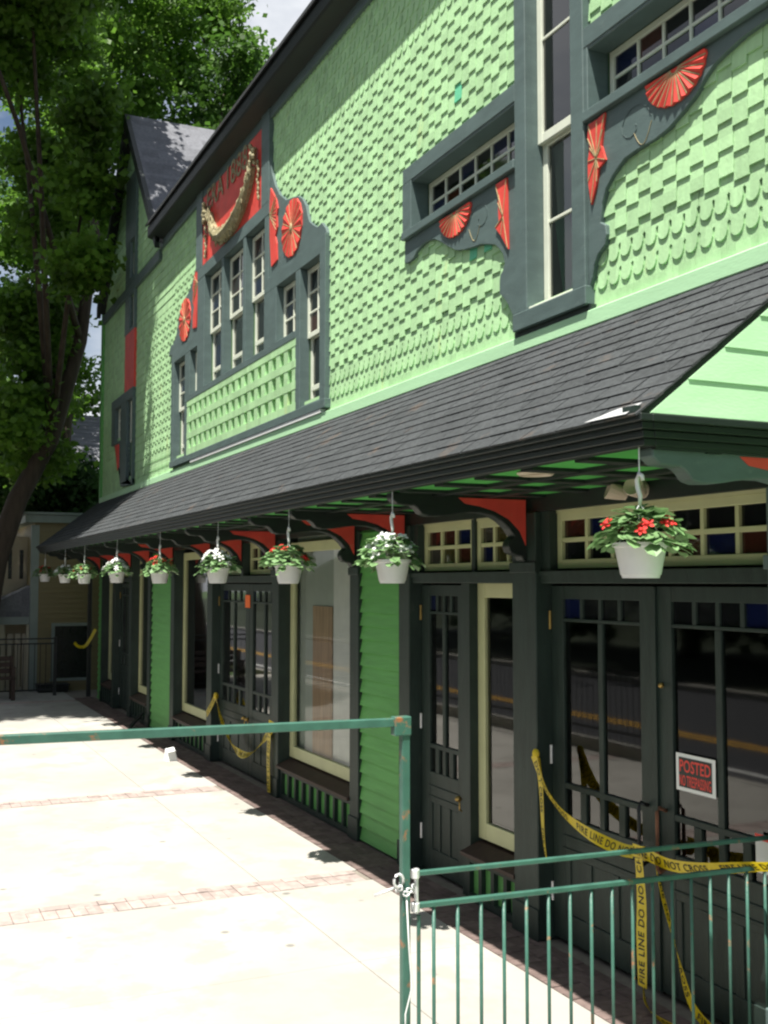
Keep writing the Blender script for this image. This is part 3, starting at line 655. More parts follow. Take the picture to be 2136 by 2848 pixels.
# --- lower storey: frieze, posts, bays
part('frieze', MB().box(XL, PX1, 3.905, 3.948, 2.76, 2.867), 'black', B)
def post(x0, x1, z1=2.76, m='dark', yf=3.895, cap=True):
    o = part('post', MB().box(x0, x1, yf, 4.10, 0.0, z1), m, B, bevel=0.006)
    if cap:
        part('post_cap', MB().box(x0-0.012, x1+0.012, yf-0.014, yf-0.001, 2.36, 2.43), m, o, bevel=0.004)
        part('plinth', MB().box(x0-0.010, x1+0.010, yf-0.014, yf-0.001, 0.0, 0.20), m, o, bevel=0.004)
    return o
def clap_panel(x0, x1, z0=0.02, z1=2.76):
    pb = part('lower_wall', MB().box(x0, x1, WALL, 4.10, 0, z1+0.1), 'clap', B)
    z = z0
    while z < z1-0.01:
        h = min(0.118, z1-z)
        part('clapboard', MB().add([(p[0]*(x1-x0)+(x0+x1)/2, p[1]+WALL, p[2]+z) for p in wedge(1, h+0.012, 0.034, 0.006).v], wedge(1,1,1,1).f), 'clap', pb)
        z += 0.118
    return pb
def transom(x0, x1, cols, z0=2.385, z1=2.745, yf=3.99, tint=None):
    window(x0, x1, z0, z1, yf, [(x0, x1, z0, z1, cols, 2, 0)], 'cream', stile=0.05, depth=0.05, name='transom_window', tints=tint or ['glass_d', 'glass_r', 'glass_d', 'glass_b', 'glass_g', 'glass_d', 'glass', 'glass_g'], mullion=0.03)
    part('transom_head', MB().box(x0-0.02, x1+0.02, 3.985, 4.06, z1, 2.80), 'cream', B)
def lintel(x0, x1): part('lintel', MB().box(x0, x1, 3.92, 4.10, 2.29, 2.372), 'dark', B, bevel=0.005); part('header_moulding', MB().box(x0, x1, 3.91, 3.919, 2.335, 2.368), 'dark', B)
def knee(x0, x1, ztop=0.36, n=None):
    kw = part('knee_wall', MB().box(x0, x1, 3.965, 4.10, 0.0, ztop-0.04), 'clap', B)
    part('bottom_rail', MB().box(x0, x1, 3.925, 3.964, 0.0, 0.05), 'dark', kw); part('top_rail', MB().box(x0, x1, 3.925, 3.964, ztop-0.085, ztop-0.041), 'dark', kw)
    n = n or max(2, round((x1-x0)/0.225))
    for i in range(n+1):
        xm = x0+0.02+(x1-x0-0.04)*i/n; part('bar', MB().box(xm-0.022, xm+0.022, 3.928, 3.964, 0.05, ztop-0.085), 'dark', kw)
    part('sill', MB().prism_yz([(3.875, ztop-0.04), (3.875, ztop-0.012), (4.03, ztop+0.045), (4.10, ztop+0.045), (4.10, ztop-0.039)], x0-0.005, x1+0.005), 'wood_dark', kw, bevel=0.003)
def display(x0, x1, z0=0.43, z1=2.72, yf=4.03, gl='glass'):
    window(x0, x1, z0, z1, yf, [(x0, x1, z0, z1, 1, 1, 0)], 'cream', stile=0.105, depth=0.045, name='display_window', gl=gl)
def door(x0, x1, z0=0.03, z1=2.275, yf=4.0, hinge=1, knob=True, ncol=2):
    D_ = MB(); s = 0.135; pan = []
    xa, xb = x0+s, x1-s
    D_.box(x0, xa, yf, yf+0.045, z0, z1); D_.box(xb, x1, yf, yf+0.045, z0, z1)
    for a, b in ((2.19, z1), (2.045, 2.065), (0.985, 1.02), (0.56, 0.80), (z0, 0.20)): D_.box(xa, xb, yf+0.002, yf+0.043, a, b)
    D_.box(xa, xb, yf+0.014, yf+0.035, 0.20, 0.56)
    ww = xb-xa
    for i in range(1, 4): xm = xa+ww*i/4; D_.box(xm-0.016, xm+0.016, yf+0.004, yf+0.041, 2.065, 2.19)
    xm = (xa+xb)/2; D_.box(xm-0.024, xm+0.024, yf+0.004, yf+0.041, 0.80, 2.045)
    for q in (0.25, 0.75): xq = xa+ww*q; D_.box(xq-0.03, xq+0.03, yf+0.004, yf+0.041, 0.80, 0.985)
    for q in ((0, 0.06), (0.27, 0.35), (0.62, 0.70), (0.94, 1.0)): D_.box(xa+ww*q[0], xa+ww*q[1], yf+0.003, yf+0.036, 0.20, 0.56)
    for a, b in ((0.60, 0.615), (0.68, 0.695)): D_.box(xa-0.02, xb+0.02, yf-0.007, yf+0.003, a, b)
    o = part('door', D_, 'dark', B, bevel=0.003)
    for i in range(4): part('pane', quad(xa+ww*i/4, xa+ww*(i+1)/4, yf+0.02, 2.06, 2.195), ['glass_b', 'glass_d', 'glass_d', 'glass_d'][i] if x0 < -5 else ['glass_d', 'glass_d', 'glass_d', 'glass_b'][i], o)
    for a, b in ((xa, xm), (xm, xb)): part('pane', quad(a, b, yf+0.021, 0.985, 2.05), 'glass', o)
    for q0, q1 in ((0, .25), (.25, .5), (.5, .75), (.75, 1)): part('pane', quad(xa+ww*q0, xa+ww*q1, yf+0.022, 0.795, 0.99), 'glass', o)
    hx = x0-0.002 if hinge > 0 else x1+0.002
    for hz in (0.31, 1.18, 2.05): part('hinge', MB().tube([(hx, yf-0.008, hz-0.06), (hx, yf-0.008, hz+0.06)], 0.010, 8), 'brass' if hz > 2 else 'galv', o)
    kx = x1-0.06 if hinge > 0 else x0+0.06
    if knob:
        part('handle', MB().blob((kx, yf-0.04, 0.68), (0.022, 0.03, 0.022)).tube([(kx, yf-0.03, 0.68), (kx, yf-0.03, 0.60), (kx, yf-0.005, 0.585)], 0.007, 6), 'brass', o, smooth=True)
    return o
# bay C (right)
post(-8.15, -7.95); door(-7.93, -7.19, hinge=1); part('jamb', MB().box(-7.19, -7.07, 3.96, 4.10, 0, 2.29), 'dark', B)
lintel(-7.95, -6.34); lintel(-6.05, -3.98)
display(-7.07, -6.30, 0.43, 2.29); knee(-7.07, -6.345, 0.36, 4); post(-6.345, -6.05, yf=3.885)
transom(-7.86, -7.05, 3, tint=['glass_y', 'glass_r', 'glass_g', 'glass_r', 'glass_r', 'glass_b']); transom(-7.0, -6.34, 3, tint=['glass_b', 'glass_y', 'glass_g', 'glass_g', 'glass_y', 'glass_g'])
part('mullion_post', MB().box(-7.05, -7.0, 3.97, 4.1, 2.372, 2.76), 'dark', B); part('frame_post', MB().box(-7.95, -7.86, 3.93, 4.1, 2.372, 2.76), 'dark', B)
dA = door(-6.045, -4.995, hinge=1, knob=False); dB = door(-4.985, -3.985, hinge=-1, knob=False)
part('frame_post', MB().box(-6.05, -5.95, 3.93, 4.1, 2.372, 2.76), 'dark', B)
transom(-5.95, -4.0, 7, tint=['glass_d', 'glass_r', 'glass_d', 'glass_b', 'glass_d', 'glass_r', 'glass_d'])
for o_, hx in ((dA, -5.07), (dB, -4.91)):
    part('pull_handle', MB().tube([(hx, 3.995, 1.03), (hx, 3.945, 1.05), (hx, 3.93, 1.03), (hx, 3.93, 0.72), (hx, 3.945, 0.70), (hx, 3.995, 0.72)], 0.011, 8), 'rust' if hx > -5 else 'iron', o_, smooth=True)
part('astragal', MB().box(-5.012, -4.970, 3.985, 3.999, 0.03, 2.27), 'dark', dA); part('lock', MB().blob((-4.93, 3.99, 1.72), (0.016, 0.02, 0.016)), 'brass', dB, smooth=True)
pr = post(-3.985, -3.60, yf=3.87, m='trim')
part('plinth', MB().box(-4.02, -3.56, 3.83, 3.868, 0.0, 0.30), 'trim', pr, bevel=0.006)
part('wall_box', MB().box(-3.95, -3.70, 3.80, 3.869, 0.68, 0.90), 'trim', pr, bevel=0.008)
clap_panel(-3.60, XR); clap_panel(-9.0, -8.15)
# bay B (middle)
post(-9.20, -9.0, yf=3.90); display(-11.15, -9.20, gl='glass_clear'); knee(-11.15, -9.20); post(-11.38, -11.15); 
door(-13.75, -12.505, hinge=1); door(-12.495, -11.38, hinge=-1); post(-13.98, -13.75); display(-15.76, -13.98); knee(-15.76, -13.98); post(-15.98, -15.76)
lintel(-13.75, -11.38); transom(-13.72, -12.55, 4); transom(-12.45, -11.40, 4); part('mullion_post', MB().box(-12.55, -12.45, 3.9, 4.1, 2.372, 2.76), 'dark', B)
clap_panel(-17.32, -15.98)
# bay A (left)
post(-17.5, -17.32); display(-18.74, -17.5); knee(-18.74, -17.5); post(-18.95, -18.74); door(-20.2, -18.95); post(-20.42, -20.2); display(-21.46, -20.42); knee(-21.46, -20.42); post(-21.55, -21.46)
lintel(-20.2, -18.95); transom(-20.15, -19.0, 4); clap_panel(XL, -21.55)
# interior
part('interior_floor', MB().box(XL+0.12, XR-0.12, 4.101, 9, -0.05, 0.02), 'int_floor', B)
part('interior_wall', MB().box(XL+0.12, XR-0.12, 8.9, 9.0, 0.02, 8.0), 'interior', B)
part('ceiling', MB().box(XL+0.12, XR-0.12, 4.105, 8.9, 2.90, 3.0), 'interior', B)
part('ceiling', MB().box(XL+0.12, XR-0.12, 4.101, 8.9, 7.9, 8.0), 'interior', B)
part('partition', MB().box(-11.14, -10.09, 4.11, 4.13, 0.40, 2.85), 'int_grey', B); part('partition', MB().box(-10.09, -9.21, 4.105, 4.13, 0.40, 2.85), 'int_light', B); part('plywood_panel', MB().box(-10.64, -10.11, 4.095, 4.108, 0.40, 2.05), 'plywood', B)
part('partition', MB().box(-8.1, -8.02, 4.101, 8.8, 0.02, 2.9), 'interior', B); part('partition', MB().box(-16.7, -16.6, 4.101, 8.8, 0.02, 2.9), 'interior', B)
part('curtain', MB().add([(-6.05, 4.09, 4.75), (-5.72, 4.09, 4.75), (-5.80, 4.09, 5.26), (-6.10, 4.09, 5.26)], [(0, 1, 2, 3)]), 'int_light', B); part('stored_board', MB().add([(-5.98, 4.085, 4.16), (-5.74, 4.085, 4.16), (-5.92, 4.085, 4.74), (-6.08, 4.085, 4.74)], [(0, 1, 2, 3)]), 'teal', B)

# ------------------------------------------------------------------ things on the building
ds = thing('downspout', (-22.28, 3.80, 0), 'black downspout at the far left corner of the green wall', 'downspout')
part('pipe', MB().tube([(-22.28, 3.80, 0.02), (-22.28, 3.80, 2.5), (-22.28, 3.5, 2.85)], 0.045, 8), 'iron', ds); part('strap', MB().box(-22.34, -22.22, 3.75, 3.85, 1.0, 1.04), 'iron', ds)
fl = thing('security_light', (-4.95, 3.88, 2.76), 'beige twin security light under the soffit behind the nearest basket', 'lamp')
part('base', MB().tube([(-4.95, 3.904, 2.82), (-4.95, 3.87, 2.82)], 0.05, 12), 'lamp', fl)
for s in (-1, 1):
    part('lamp_head', MB().lathe([(0.0, -0.05), (0.03, -0.05), (0.045, 0.0), (0.06, 0.06), (0.056, 0.065), (0.0, 0.05)], (0, 0, 0), 14), 'lamp', fl)
    o = bpy.context.view_layer.objects  # placed below
heads = [c for c in fl.children if c.name.startswith('lamp_head')]
for s, c in zip((-1, 1), heads): c.location = Vector((s*0.09, -0.09, 0.05)); c.rotation_euler = (R(70), 0, s*R(25))
st = boxp('warning_sticker', 'orange', None, -12.64, -12.46, 3.992, 3.996, 1.99, 2.14); tag(st, 'small orange sticker on the middle double doors', 'sticker')
sg = thing('posted_sign', (-4.66, 3.99, 1.17), 'white bordered POSTED NO TRESPASSING card on the right glass door', 'sign')
part('card', MB().box(-4.82, -4.51, 3.994, 3.997, 1.165, 1.365), 'paper', sg); part('field', MB().box(-4.795, -4.535, 3.9915, 3.9935, 1.185, 1.345), 'signblack', sg)
def flat_text(body, cx, cz, wdt, hgt, y, name, m, parent):
    v, f = text_geo(body); xs_ = [p[0] for p in v]; ys_ = [p[1] for p in v]
    sx, sy = wdt/(max(xs_)-min(xs_)), hgt/(max(ys_)-min(ys_)); mx, my = (max(xs_)+min(xs_))/2, (max(ys_)+min(ys_))/2
    mb = MB().add([(cx+(p[0]-mx)*sx, y, cz+(p[1]-my)*sy) for p in v], f); return part(name, mb, m, parent, recalc=False)
flat_text('POSTED', -4.665, 1.300, 0.245, 0.066, 3.9905, 'lettering', 'signred', sg)
flat_text('NO TRESPASSING', -4.665, 1.222, 0.25, 0.058, 3.9905, 'lettering', 'signred', sg)
n2 = thing('notice_sheet', (-4.15, 3.99, 0.93), 'white notice with a red heading low on the right glass door', 'notice')
part('sheet', MB().box(-4.23, -4.05, 3.994, 3.997, 0.86, 1.05), 'paper', n2); part('heading', MB().box(-4.23, -4.05, 3.9915, 3.9935, 1.02, 1.05), 'signred', n2)

# ------------------------------------------------------------------ caution tape
def ribbon(name, pts, width, label=None, text=None, twist=None, parent=None, phase=0.0):
    P = [Vector(p) for p in pts]; dens = []
    for i in range(len(P)-1):
        p0, p1, p2, p3 = P[max(i-1,0)], P[i], P[i+1], P[min(i+2,len(P)-1)]
        for k in range(8):
            t = k/8; dens.append(0.5*((2*p1)+(p2-p0)*t+(2*p0-5*p1+4*p2-p3)*t*t+(3*p1-p0-3*p2+p3)*t**3))
    dens.append(P[-1]); n = len(dens)
    s = [0.0]
    for i in range(1, n): s.append(s[-1]+(dens[i]-dens[i-1]).length)
    wd = []; nm = []
    for i in range(n):
        t = (dens[min(i+1,n-1)]-dens[max(i-1,0)]).normalized(); b = t.cross(Vector((0,-1,0))).normalized()
        a = (twist(s[i]/s[-1]) if twist else 0.0); nb = t.cross(b).normalized()
        wv = b*math.cos(a)+nb*math.sin(a); wd.append(wv); nm.append(t.cross(wv).normalized())
    def at(u, v, off):
        i = min(max(int(np.searchsorted(s, u))-1, 0), n-2); k = (u-s[i])/max(s[i+1]-s[i], 1e-6)
        p = dens[i].lerp(dens[i+1], k); w_ = wd[i].lerp(wd[i+1], k); m_ = nm[i].lerp(nm[i+1], k)
        return p+w_*v+m_*off
    mb = MB()
    for i in range(n): mb.add([dens[i]-wd[i]*width/2, dens[i]+wd[i]*width/2], [])
    mb.f = [(2*i, 2*i+1, 2*i+3, 2*i+2) for i in range(n-1)]
    o = part(name, mb, 'tape', parent, recalc=False, smooth=True)
    if text:
        v, f = text_geo(text, 1.0, 1.1); xs_ = [p[0] for p in v]; ys_ = [p[1] for p in v]
        sz = width*0.60/(max(ys_)-min(ys_)); L_ = (max(xs_)-min(xs_))*sz; u = 0.02-phase*L_; tb = MB()
        while u < s[-1]:
            ok = [0.004 < u+(p[0]-min(xs_))*sz < s[-1]-0.004 for p in v]
            vv = [at(u+(p[0]-min(xs_))*sz, -(p[1]-(max(ys_)+min(ys_))/2)*sz, 0.0025) for p in v]
            v2 = [at(u+(p[0]-min(xs_))*sz, -(p[1]-(max(ys_)+min(ys_))/2)*sz, -0.0025) for p in v]
            ff = [q for q in f if all(ok[j] for j in q)]
            tb = MB(); tb.add(vv, ff); tb.add(v2, ff); u += L_+0.10
            if ff: stuff(part('print', tb, 'ink', o, recalc=False))
    return o
TXT = 'FIRE LINE DO NOT CROSS'
def W_(l, y): return [(a, y, b) for a, b in l]
T1 = thing('caution_tape', (-5.5, 3.84, 0.05), 'yellow FIRE LINE DO NOT CROSS tape draped across the right double doors', 'caution tape')
ribbon('strand', W_([(-6.02,1.19),(-5.956,1.083),(-5.86,0.975),(-5.678,0.875),(-5.419,0.812),(-5.142,0.79),(-4.996,0.80)], 3.84), 0.072, text=TXT, twist=lambda q: 0.5*math.sin(q*5), parent=T1, phase=0.35)
ribbon('strand', W_([(-5.0,0.815),(-4.886,0.815),(-4.678,0.805),(-4.427,0.845),(-4.10,0.93),(-3.9,0.98)], 3.83), 0.07, text=TXT, twist=lambda q: 0.9*q, parent=T1, phase=0.2)
ribbon('strand', W_([(-4.893,0.04+0.07),(-4.893,0.2),(-4.895,0.387),(-4.89,0.579),(-4.91,0.79)], 3.80), 0.074, text=TXT, twist=lambda q: 0.15*math.sin(q*4), parent=T1, phase=0.0)
ribbon('strand', [(-4.885, 3.80, 0.11), (-4.84, 3.78, 0.05), (-4.72, 3.74, 0.03), (-4.5, 3.72, 0.04), (-4.28, 3.75, 0.03)], 0.074, text=TXT, twist=lambda q: 0.7, parent=T1, phase=0.4)
ribbon('strand', W_([(-4.80,0.81),(-4.725,0.622),(-4.655,0.456),(-4.59,0.293),(-4.53,0.166),(-4.45,0.10),(-4.3,0.06)], 3.815), 0.07, text=TXT, twist=lambda q: 0.55+0.4*math.sin(q*6), parent=T1, phase=0.1)
ribbon('tail', W_([(-6.0,1.17),(-5.972,1.05),(-5.955,0.90),(-5.945,0.75),(-5.925,0.62),(-5.90,0.54)], 3.855), 0.06, text=TXT, twist=lambda q: 0.4*q, parent=T1, phase=0.5)
part('knot', MB().blob((-6.01, 3.85, 1.195), (0.035, 0.02, 0.035)), 'tape', T1); part('knot', MB().blob((-4.95, 3.87, 0.80), (0.06, 0.03, 0.04)), 'tape', T1)
T2 = thing('caution_tape', (-12.3, 3.86, 0.03), 'yellow caution tape sagging between the posts of the middle double doors', 'caution tape')
ribbon('strand', W_([(-13.44,0.87),(-13.32,0.76),(-13.168,0.62),(-12.961,0.478),(-12.702,0.35),(-12.413,0.30),(-12.136,0.31),(-11.871,0.385),(-11.556,0.55),(-11.314,0.68),(-11.24,0.80)], 3.86), 0.085, text=TXT, twist=lambda q: 0.9*math.sin(q*7), parent=T2)
ribbon('tail', W_([(-13.44,0.86),(-13.60,0.74),(-13.84,0.59)], 3.862), 0.085, text=TXT, parent=T2)
ribbon('tail', W_([(-11.33,0.03),(-11.345,0.236),(-11.355,0.424),(-11.32,0.66)], 3.858), 0.10, text=TXT, parent=T2)
part('knot', MB().blob((-13.44, 3.87, 0.86), (0.05, 0.03, 0.05)), 'tape', T2)
T3 = thing('caution_tape', (-22.2, 3.7, 1.0), 'short yellow tape looped round the black downspout', 'caution tape')
ribbon('strand', [(-22.2, 3.50, 1.10), (-22.2, 3.58, 1.02), (-22.2, 3.70, 1.02), (-22.2, 3.80, 1.15), (-22.15, 3.90, 1.36)], 0.06, twist=lambda q: 1.2, parent=T3)

# ------------------------------------------------------------------ hanging baskets
def leafquad(mb, c, d, up, L, W):
    c, d, up = Vector(c), Vector(d).normalized(), Vector(up)
    s = d.cross(up).normalized(); n = s.cross(d).normalized()
    mb.add([c, c+d*L*0.35+s*W*0.5+n*0.01*W, c+d*L*0.75+s*W*0.42-n*0.1*L, c+d*L-n*0.22*L, c+d*L*0.75-s*W*0.42-n*0.1*L, c+d*L*0.35-s*W*0.5+n*0.01*W, c+d*L*0.55-n*0.09*L],
           [(0,1,6,5),(1,2,6),(2,3,6),(3,4,6),(4,5,6)])
def basket(x, y, zb, label, flower, nleaf, nfl, separate, seed, hz):
    rs = random.Random(seed); FU = rs.uniform(0.85, 1.12); LP = rs.uniform(-0.5, 0.5)
    t = thing('hanging_basket', (x, y, zb), label, 'hanging basket', 'hanging flower baskets along the eave')
    pot = part('pot', MB().lathe([(0.0,0.004),(0.076,0.0),(0.079,0.012),(0.083,0.014),(0.106,0.128),(0.116,0.130),(0.117,0.146),(0.108,0.147),(0.104,0.125),(0.0,0.118)], (x, y, zb), 28), 'white_plastic', t, smooth=True)
    pot.modifiers.new('es', 'EDGE_SPLIT').split_angle = R(35)
    part('soil', MB().lathe([(0, 0), (0.103, 0)], (x, y, zb+0.122), 16), 'soil', t)
    top = hz
    hk = [(x, y, zb+0.30), (x+0.004, y, zb+0.34), (x-0.012, y, zb+0.375), (x-0.016, y, zb+0.41), (x+0.0, y, zb+0.435), (x+0.018, y, zb+0.425), (x+0.022, y, zb+0.405)]
    part('hook', MB().tube(hk, [0.007, 0.0095, 0.0105, 0.0105, 0.010, 0.009, 0.008], 8), 'white_plastic', t, smooth=True)
    part('nail', MB().tube([(x, y, zb+0.425), (x, y, top)], 0.003, 6), 'galv', t)
    for k in range(3):
        a = 0.5+k*2.094; part('hanger_wire', MB().tube([(x+0.108*math.cos(a), y+0.108*math.sin(a), zb+0.142), (x, y, zb+0.31)], 0.0022, 5), 'white_plastic', t)
    fm = MB()
    for i in range(int(nleaf*1.5)):
        a = rs.uniform(0, 6.283); q = math.sqrt(rs.random()); rad = 0.168*q*FU*(1+0.18*math.cos(a-LP*6))
        zz = zb+0.16+0.12*FU*(1-q*q)+rs.uniform(-0.02, 0.02)-(0.05*rs.random() if q > 0.85 else 0)
        c = (x+rad*math.cos(a), y+rad*math.sin(a), zz)
        d = (math.cos(a+rs.uniform(-0.8, 0.8)), math.sin(a+rs.uniform(-0.8, 0.8)), (rs.uniform(-0.55, 0.15) if q > 0.7 else rs.uniform(-0.3, 0.45)))
        L_ = rs.uniform(0.05, 0.08)
        if separate and i % 3 == 0:
            m1 = MB(); leafquad(m1, c, d, (rs.uniform(-.3,.3), rs.uniform(-.3,.3), 1), L_, L_*0.86); part('leaf', m1, 'leaf', t, recalc=False)
        else: leafquad(fm, c, d, (rs.uniform(-.3,.3), rs.uniform(-.3,.3), 1), L_, L_*0.86)
    for k in range(4):      # stray trailing stems
        a = rs.uniform(0, 6.283); p0 = Vector((x+0.11*math.cos(a), y+0.11*math.sin(a), zb+0.16)); p1 = Vector((x+0.19*math.cos(a), y+0.19*math.sin(a), zb+0.14+rs.uniform(-0.06, 0.03)))
        for q in (0.4, 0.7, 1.0): leafquad(fm, p0.lerp(p1, q), (math.cos(a+rs.uniform(-1, 1)), math.sin(a+rs.uniform(-1, 1)), -0.3), (0, 0, 1), 0.045, 0.027)
    stuff(part('foliage', fm, 'leaf', t, recalc=False))
    for k in range(nfl+(5 if flower == 'wflower' else 2)):
        a = rs.uniform(0, 6.283) if k > 2 else (-1.8+k*1.2); q = math.sqrt(rs.uniform(0.05, 1)); rad = 0.165*q
        c = Vector((x+rad*math.cos(a), y+rad*math.sin(a)-0.01, zb+0.175+0.125*(1-q*q)+rs.uniform(0, 0.02)))
        f_ = MB(); r_ = rs.uniform(0.032, 0.044) if flower == 'wflower' else rs.uniform(0.024, 0.034)
        nrm = Vector((math.cos(a)*q*0.7+0.25, math.sin(a)*q*0.7-0.35, 0.7)).normalized(); u_ = nrm.cross(Vector((0,0,1))).normalized(); v_ = nrm.cross(u_)
        for j in range(5):
            b = j*1.2566+rs.random()*0.3; e = u_*math.cos(b)+v_*math.sin(b); g_ = u_*math.cos(b+0.9)+v_*math.sin(b+0.9); h_ = u_*math.cos(b-0.9)+v_*math.sin(b-0.9)
            f_.add([c, c+(e*0.55+h_*0.4)*r_+nrm*0.004, c+e*r_*1.15+nrm*0.002, c+(e*0.55+g_*0.4)*r_+nrm*0.004], [(0,1,2,3)])
        f_.blob(c+nrm*0.003, (r_*0.45,)*3, 6, 4)
        part('flower', f_, flower, t, recalc=False)
    return t
ks = 2.86/2.85
pots = [(-3.64, 2.315, 'hanging basket of red flowers at the near corner, the largest in view', 'rflower', 150, 6, True),
        (-6.05, 2.29, 'second basket from the near corner, full of white flowers over the green panel', 'wflower', 150, 13, True),
        (-7.93, 2.285, 'third basket from the near corner, with one red bloom, before a display window', 'rflower', 130, 4, False),
        (-9.88, 2.285, 'fourth basket from the near corner, white flowers, beside the orange sticker', 'wflower', 130, 10, False),
        (-12.21, 2.28, 'fifth basket from the near corner, red flowers, before the left green panel', 'rflower', 110, 4, False),
        (-14.68, 2.285, 'sixth basket from the near corner, thick with white flowers', 'wflower', 110, 13, False),
        (-17.24, 2.27, 'third basket from the far end, red flowers and pale green leaves', 'rflower', 100, 3, False),
        (-19.20, 2.28, 'second basket from the far end, few white flowers in the shade', 'wflower', 90, 3, False),
        (-21.71, 2.30, 'farthest basket of red flowers at the left end of the eave, in shade', 'rflower', 90, 6, False)]
for i, (px, pz, lb, fl_, nl, nf, sep) in enumerate(pots): basket(px*ks, 2.86, pz, lb, fl_, nl, nf, sep, 40+i, 2.865)

# ------------------------------------------------------------------ railing
FX = -4.09
rl = thing('handrail', (FX, 1.98, 0), 'tall green square-tube rail and post with a single top bar', 'railing')
part('post', MB().box(FX-0.0175, FX+0.0175, 1.965, 2.0, 0.0, 1.70), 'rail', rl, bevel=0.003)
part('top_rail', MB().bar((FX, 1.955, 1.722), (FX, -1.0, 1.762), 0.034, 0.034), 'rail', rl, bevel=0.003)
part('joint_sleeve', MB().box(FX-0.024, FX+0.024, 1.928, 2.004, 1.668, 1.745), 'rail', rl, bevel=0.004)
part('post', MB().box(FX-0.0175, FX+0.0175, -0.98, -0.945, 0.0, 1.745), 'rail', rl, bevel=0.003)
fp = thing('fence_panel', (FX, 2.9, 0), 'green picket fence panel with rusty rails between the tall post and the doors', 'fence')
def fz(y, a, b): return a+(b-a)*(y-2.03)/(3.86-2.03)
part('top_rail', MB().bar((FX, 2.035, 1.10), (FX, 3.975, 1.060), 0.021, 0.021), 'rail', fp, bevel=0.004)
part('lower_rail', MB().bar((FX, 2.035, 0.97), (FX, 3.975, 0.922), 0.023, 0.023), 'rail', fp, bevel=0.004)
part('bottom_rail', MB().bar((FX, 2.035, 0.10), (FX, 3.975, 0.10), 0.028, 0.028), 'rail', fp, bevel=0.004)
y = 2.115
while y < 3.93:
    part('picket', MB().tube([(FX, y, 0.10), (FX, y, fz(y, 0.97, 0.925))], 0.0078, 8), 'rail', fp, smooth=True); y += 0.1125
part('end_bar', MB().tube([(FX, 2.035, 0.94), (FX, 2.035, 1.12)], 0.009, 8), 'galv', fp)
part('end_post', MB().tube([(FX, 2.045, 0.0), (FX, 2.045, 0.93)], 0.0085, 8), 'rail', fp)
part('end_bar', MB().tube([(FX, 3.975, 0.0), (FX, 3.975, 1.06)], 0.012, 8), 'rail', fp)
for cz in (0.965, 1.10):
    part('clamp', MB().lathe([(0.014, -0.020), (0.019, -0.016), (0.019, 0.016), (0.014, 0.020)], (FX, 2.03, cz), 12), 'galv', fp)
ch = thing('chain', (FX, 1.98, 1.02), 'bright metal chain and ring tied round the tall green post', 'chain')
for k in range(9):
    a = k/8*math.pi*1.9; c = Vector((FX+0.036*math.cos(a), 1.983+0.036*math.sin(a), 1.045+0.012*math.sin(k*2.1)))
    lk = []
    for j in range(9):
        b = j/8*2*math.pi; lk.append((c.x-0.013*math.sin(a)*math.cos(b), c.y+0.013*math.cos(a)*math.cos(b), c.z+0.010*math.sin(b)))
    part('link', MB().tube(lk, 0.004, 6), 'galv', ch, smooth=True)
part('ring', MB().tube([(FX+0.02, 1.945+0.022*math.sin(j/10*6.283), 1.085+0.026*math.cos(j/10*6.283)) for j in range(11)], 0.006, 6), 'galv', ch, smooth=True)
part('tail', MB().tube([(FX+0.01, 1.95, 1.06), (FX+0.0, 1.90, 1.045), (FX-0.01, 1.85, 1.03)], 0.006, 6), 'galv', ch, smooth=True)
part('cord', MB().tube([(FX+0.03, 1.975, 1.03), (FX+0.035, 1.985, 0.8), (FX+0.03, 2.0, 0.66), (FX+0.04, 1.965, 0.56), (FX+0.03, 1.97, 0.4)], 0.0035, 5), 'white_plastic', ch, smooth=True)

# ------------------------------------------------------------------ small things on the plaza
cup = thing('paper_cup', (-14.08, 3.46, 0), 'crumpled white paper carton lying at the shadow edge', 'litter')
part('carton', MB().add([(-14.2, 3.40, 0.0), (-14.0, 3.38, 0.0), (-13.97, 3.52, 0.0), (-14.18, 3.54, 0.0), (-14.18, 3.41, 0.13), (-14.01, 3.40, 0.10), (-13.99, 3.50, 0.12), (-14.17, 3.52, 0.15)], [(0,3,2,1),(4,5,6,7),(0,1,5,4),(1,2,6,5),(2,3,7,6),(3,0,4,7)]), 'paper', cup)
part('flap', MB().add([(-14.01, 3.40, 0.10), (-13.99, 3.50, 0.12), (-13.92, 3.50, 0.14), (-13.94, 3.39, 0.12)], [(0,1,2,3)]), 'paper', cup)
stp = part('door_stay', MB().bar((-17.6, 3.86, 0.20), (-17.25, 3.58, 0.02), 0.05, 0.03), 'iron'); tag(stp, 'short black bar propped between the left door bay and the bricks', 'bar')

# ------------------------------------------------------------------ yellow house beyond, bench, iron railing
Y = thing('yellow_house', (-24.5, 4, 0), 'tan yellow clapboard house with pale corner boards beyond the green wall', 'house')
wy = part('wall', MB().box(-34, -24.0, 2.93, 9, -0.1, 3.66), 'ysiding', Y)
z = 0.12
while z < 3.5:
    part('clapboard', MB().add([(-23.975, 2.98, z), (-23.975, 9, z), (-23.992, 9, z+0.105), (-23.992, 2.98, z+0.105), (-24.0, 2.98, z), (-24.0, 9, z), (-24.0, 9, z+0.105), (-24.0, 2.98, z+0.105)], [(0,1,2,3),(7,6,5,4),(0,4,5,1),(1,5,6,2),(2,6,7,3),(3,7,4,0)]), 'ysiding', wy); z += 0.108
part('corner_board', MB().box(-24.1, -23.965, 2.86, 3.02, -0.05, 3.5), 'ytrim', Y, bevel=0.005)
part('cornice', MB().box(-34.2, -23.85, 2.72, 9, 3.55, 3.72), 'ytrim', Y, bevel=0.01); part('roof', MB().box(-34.2, -23.8, 2.66, 9.1, 3.72, 3.77), 'ytrim', Y)
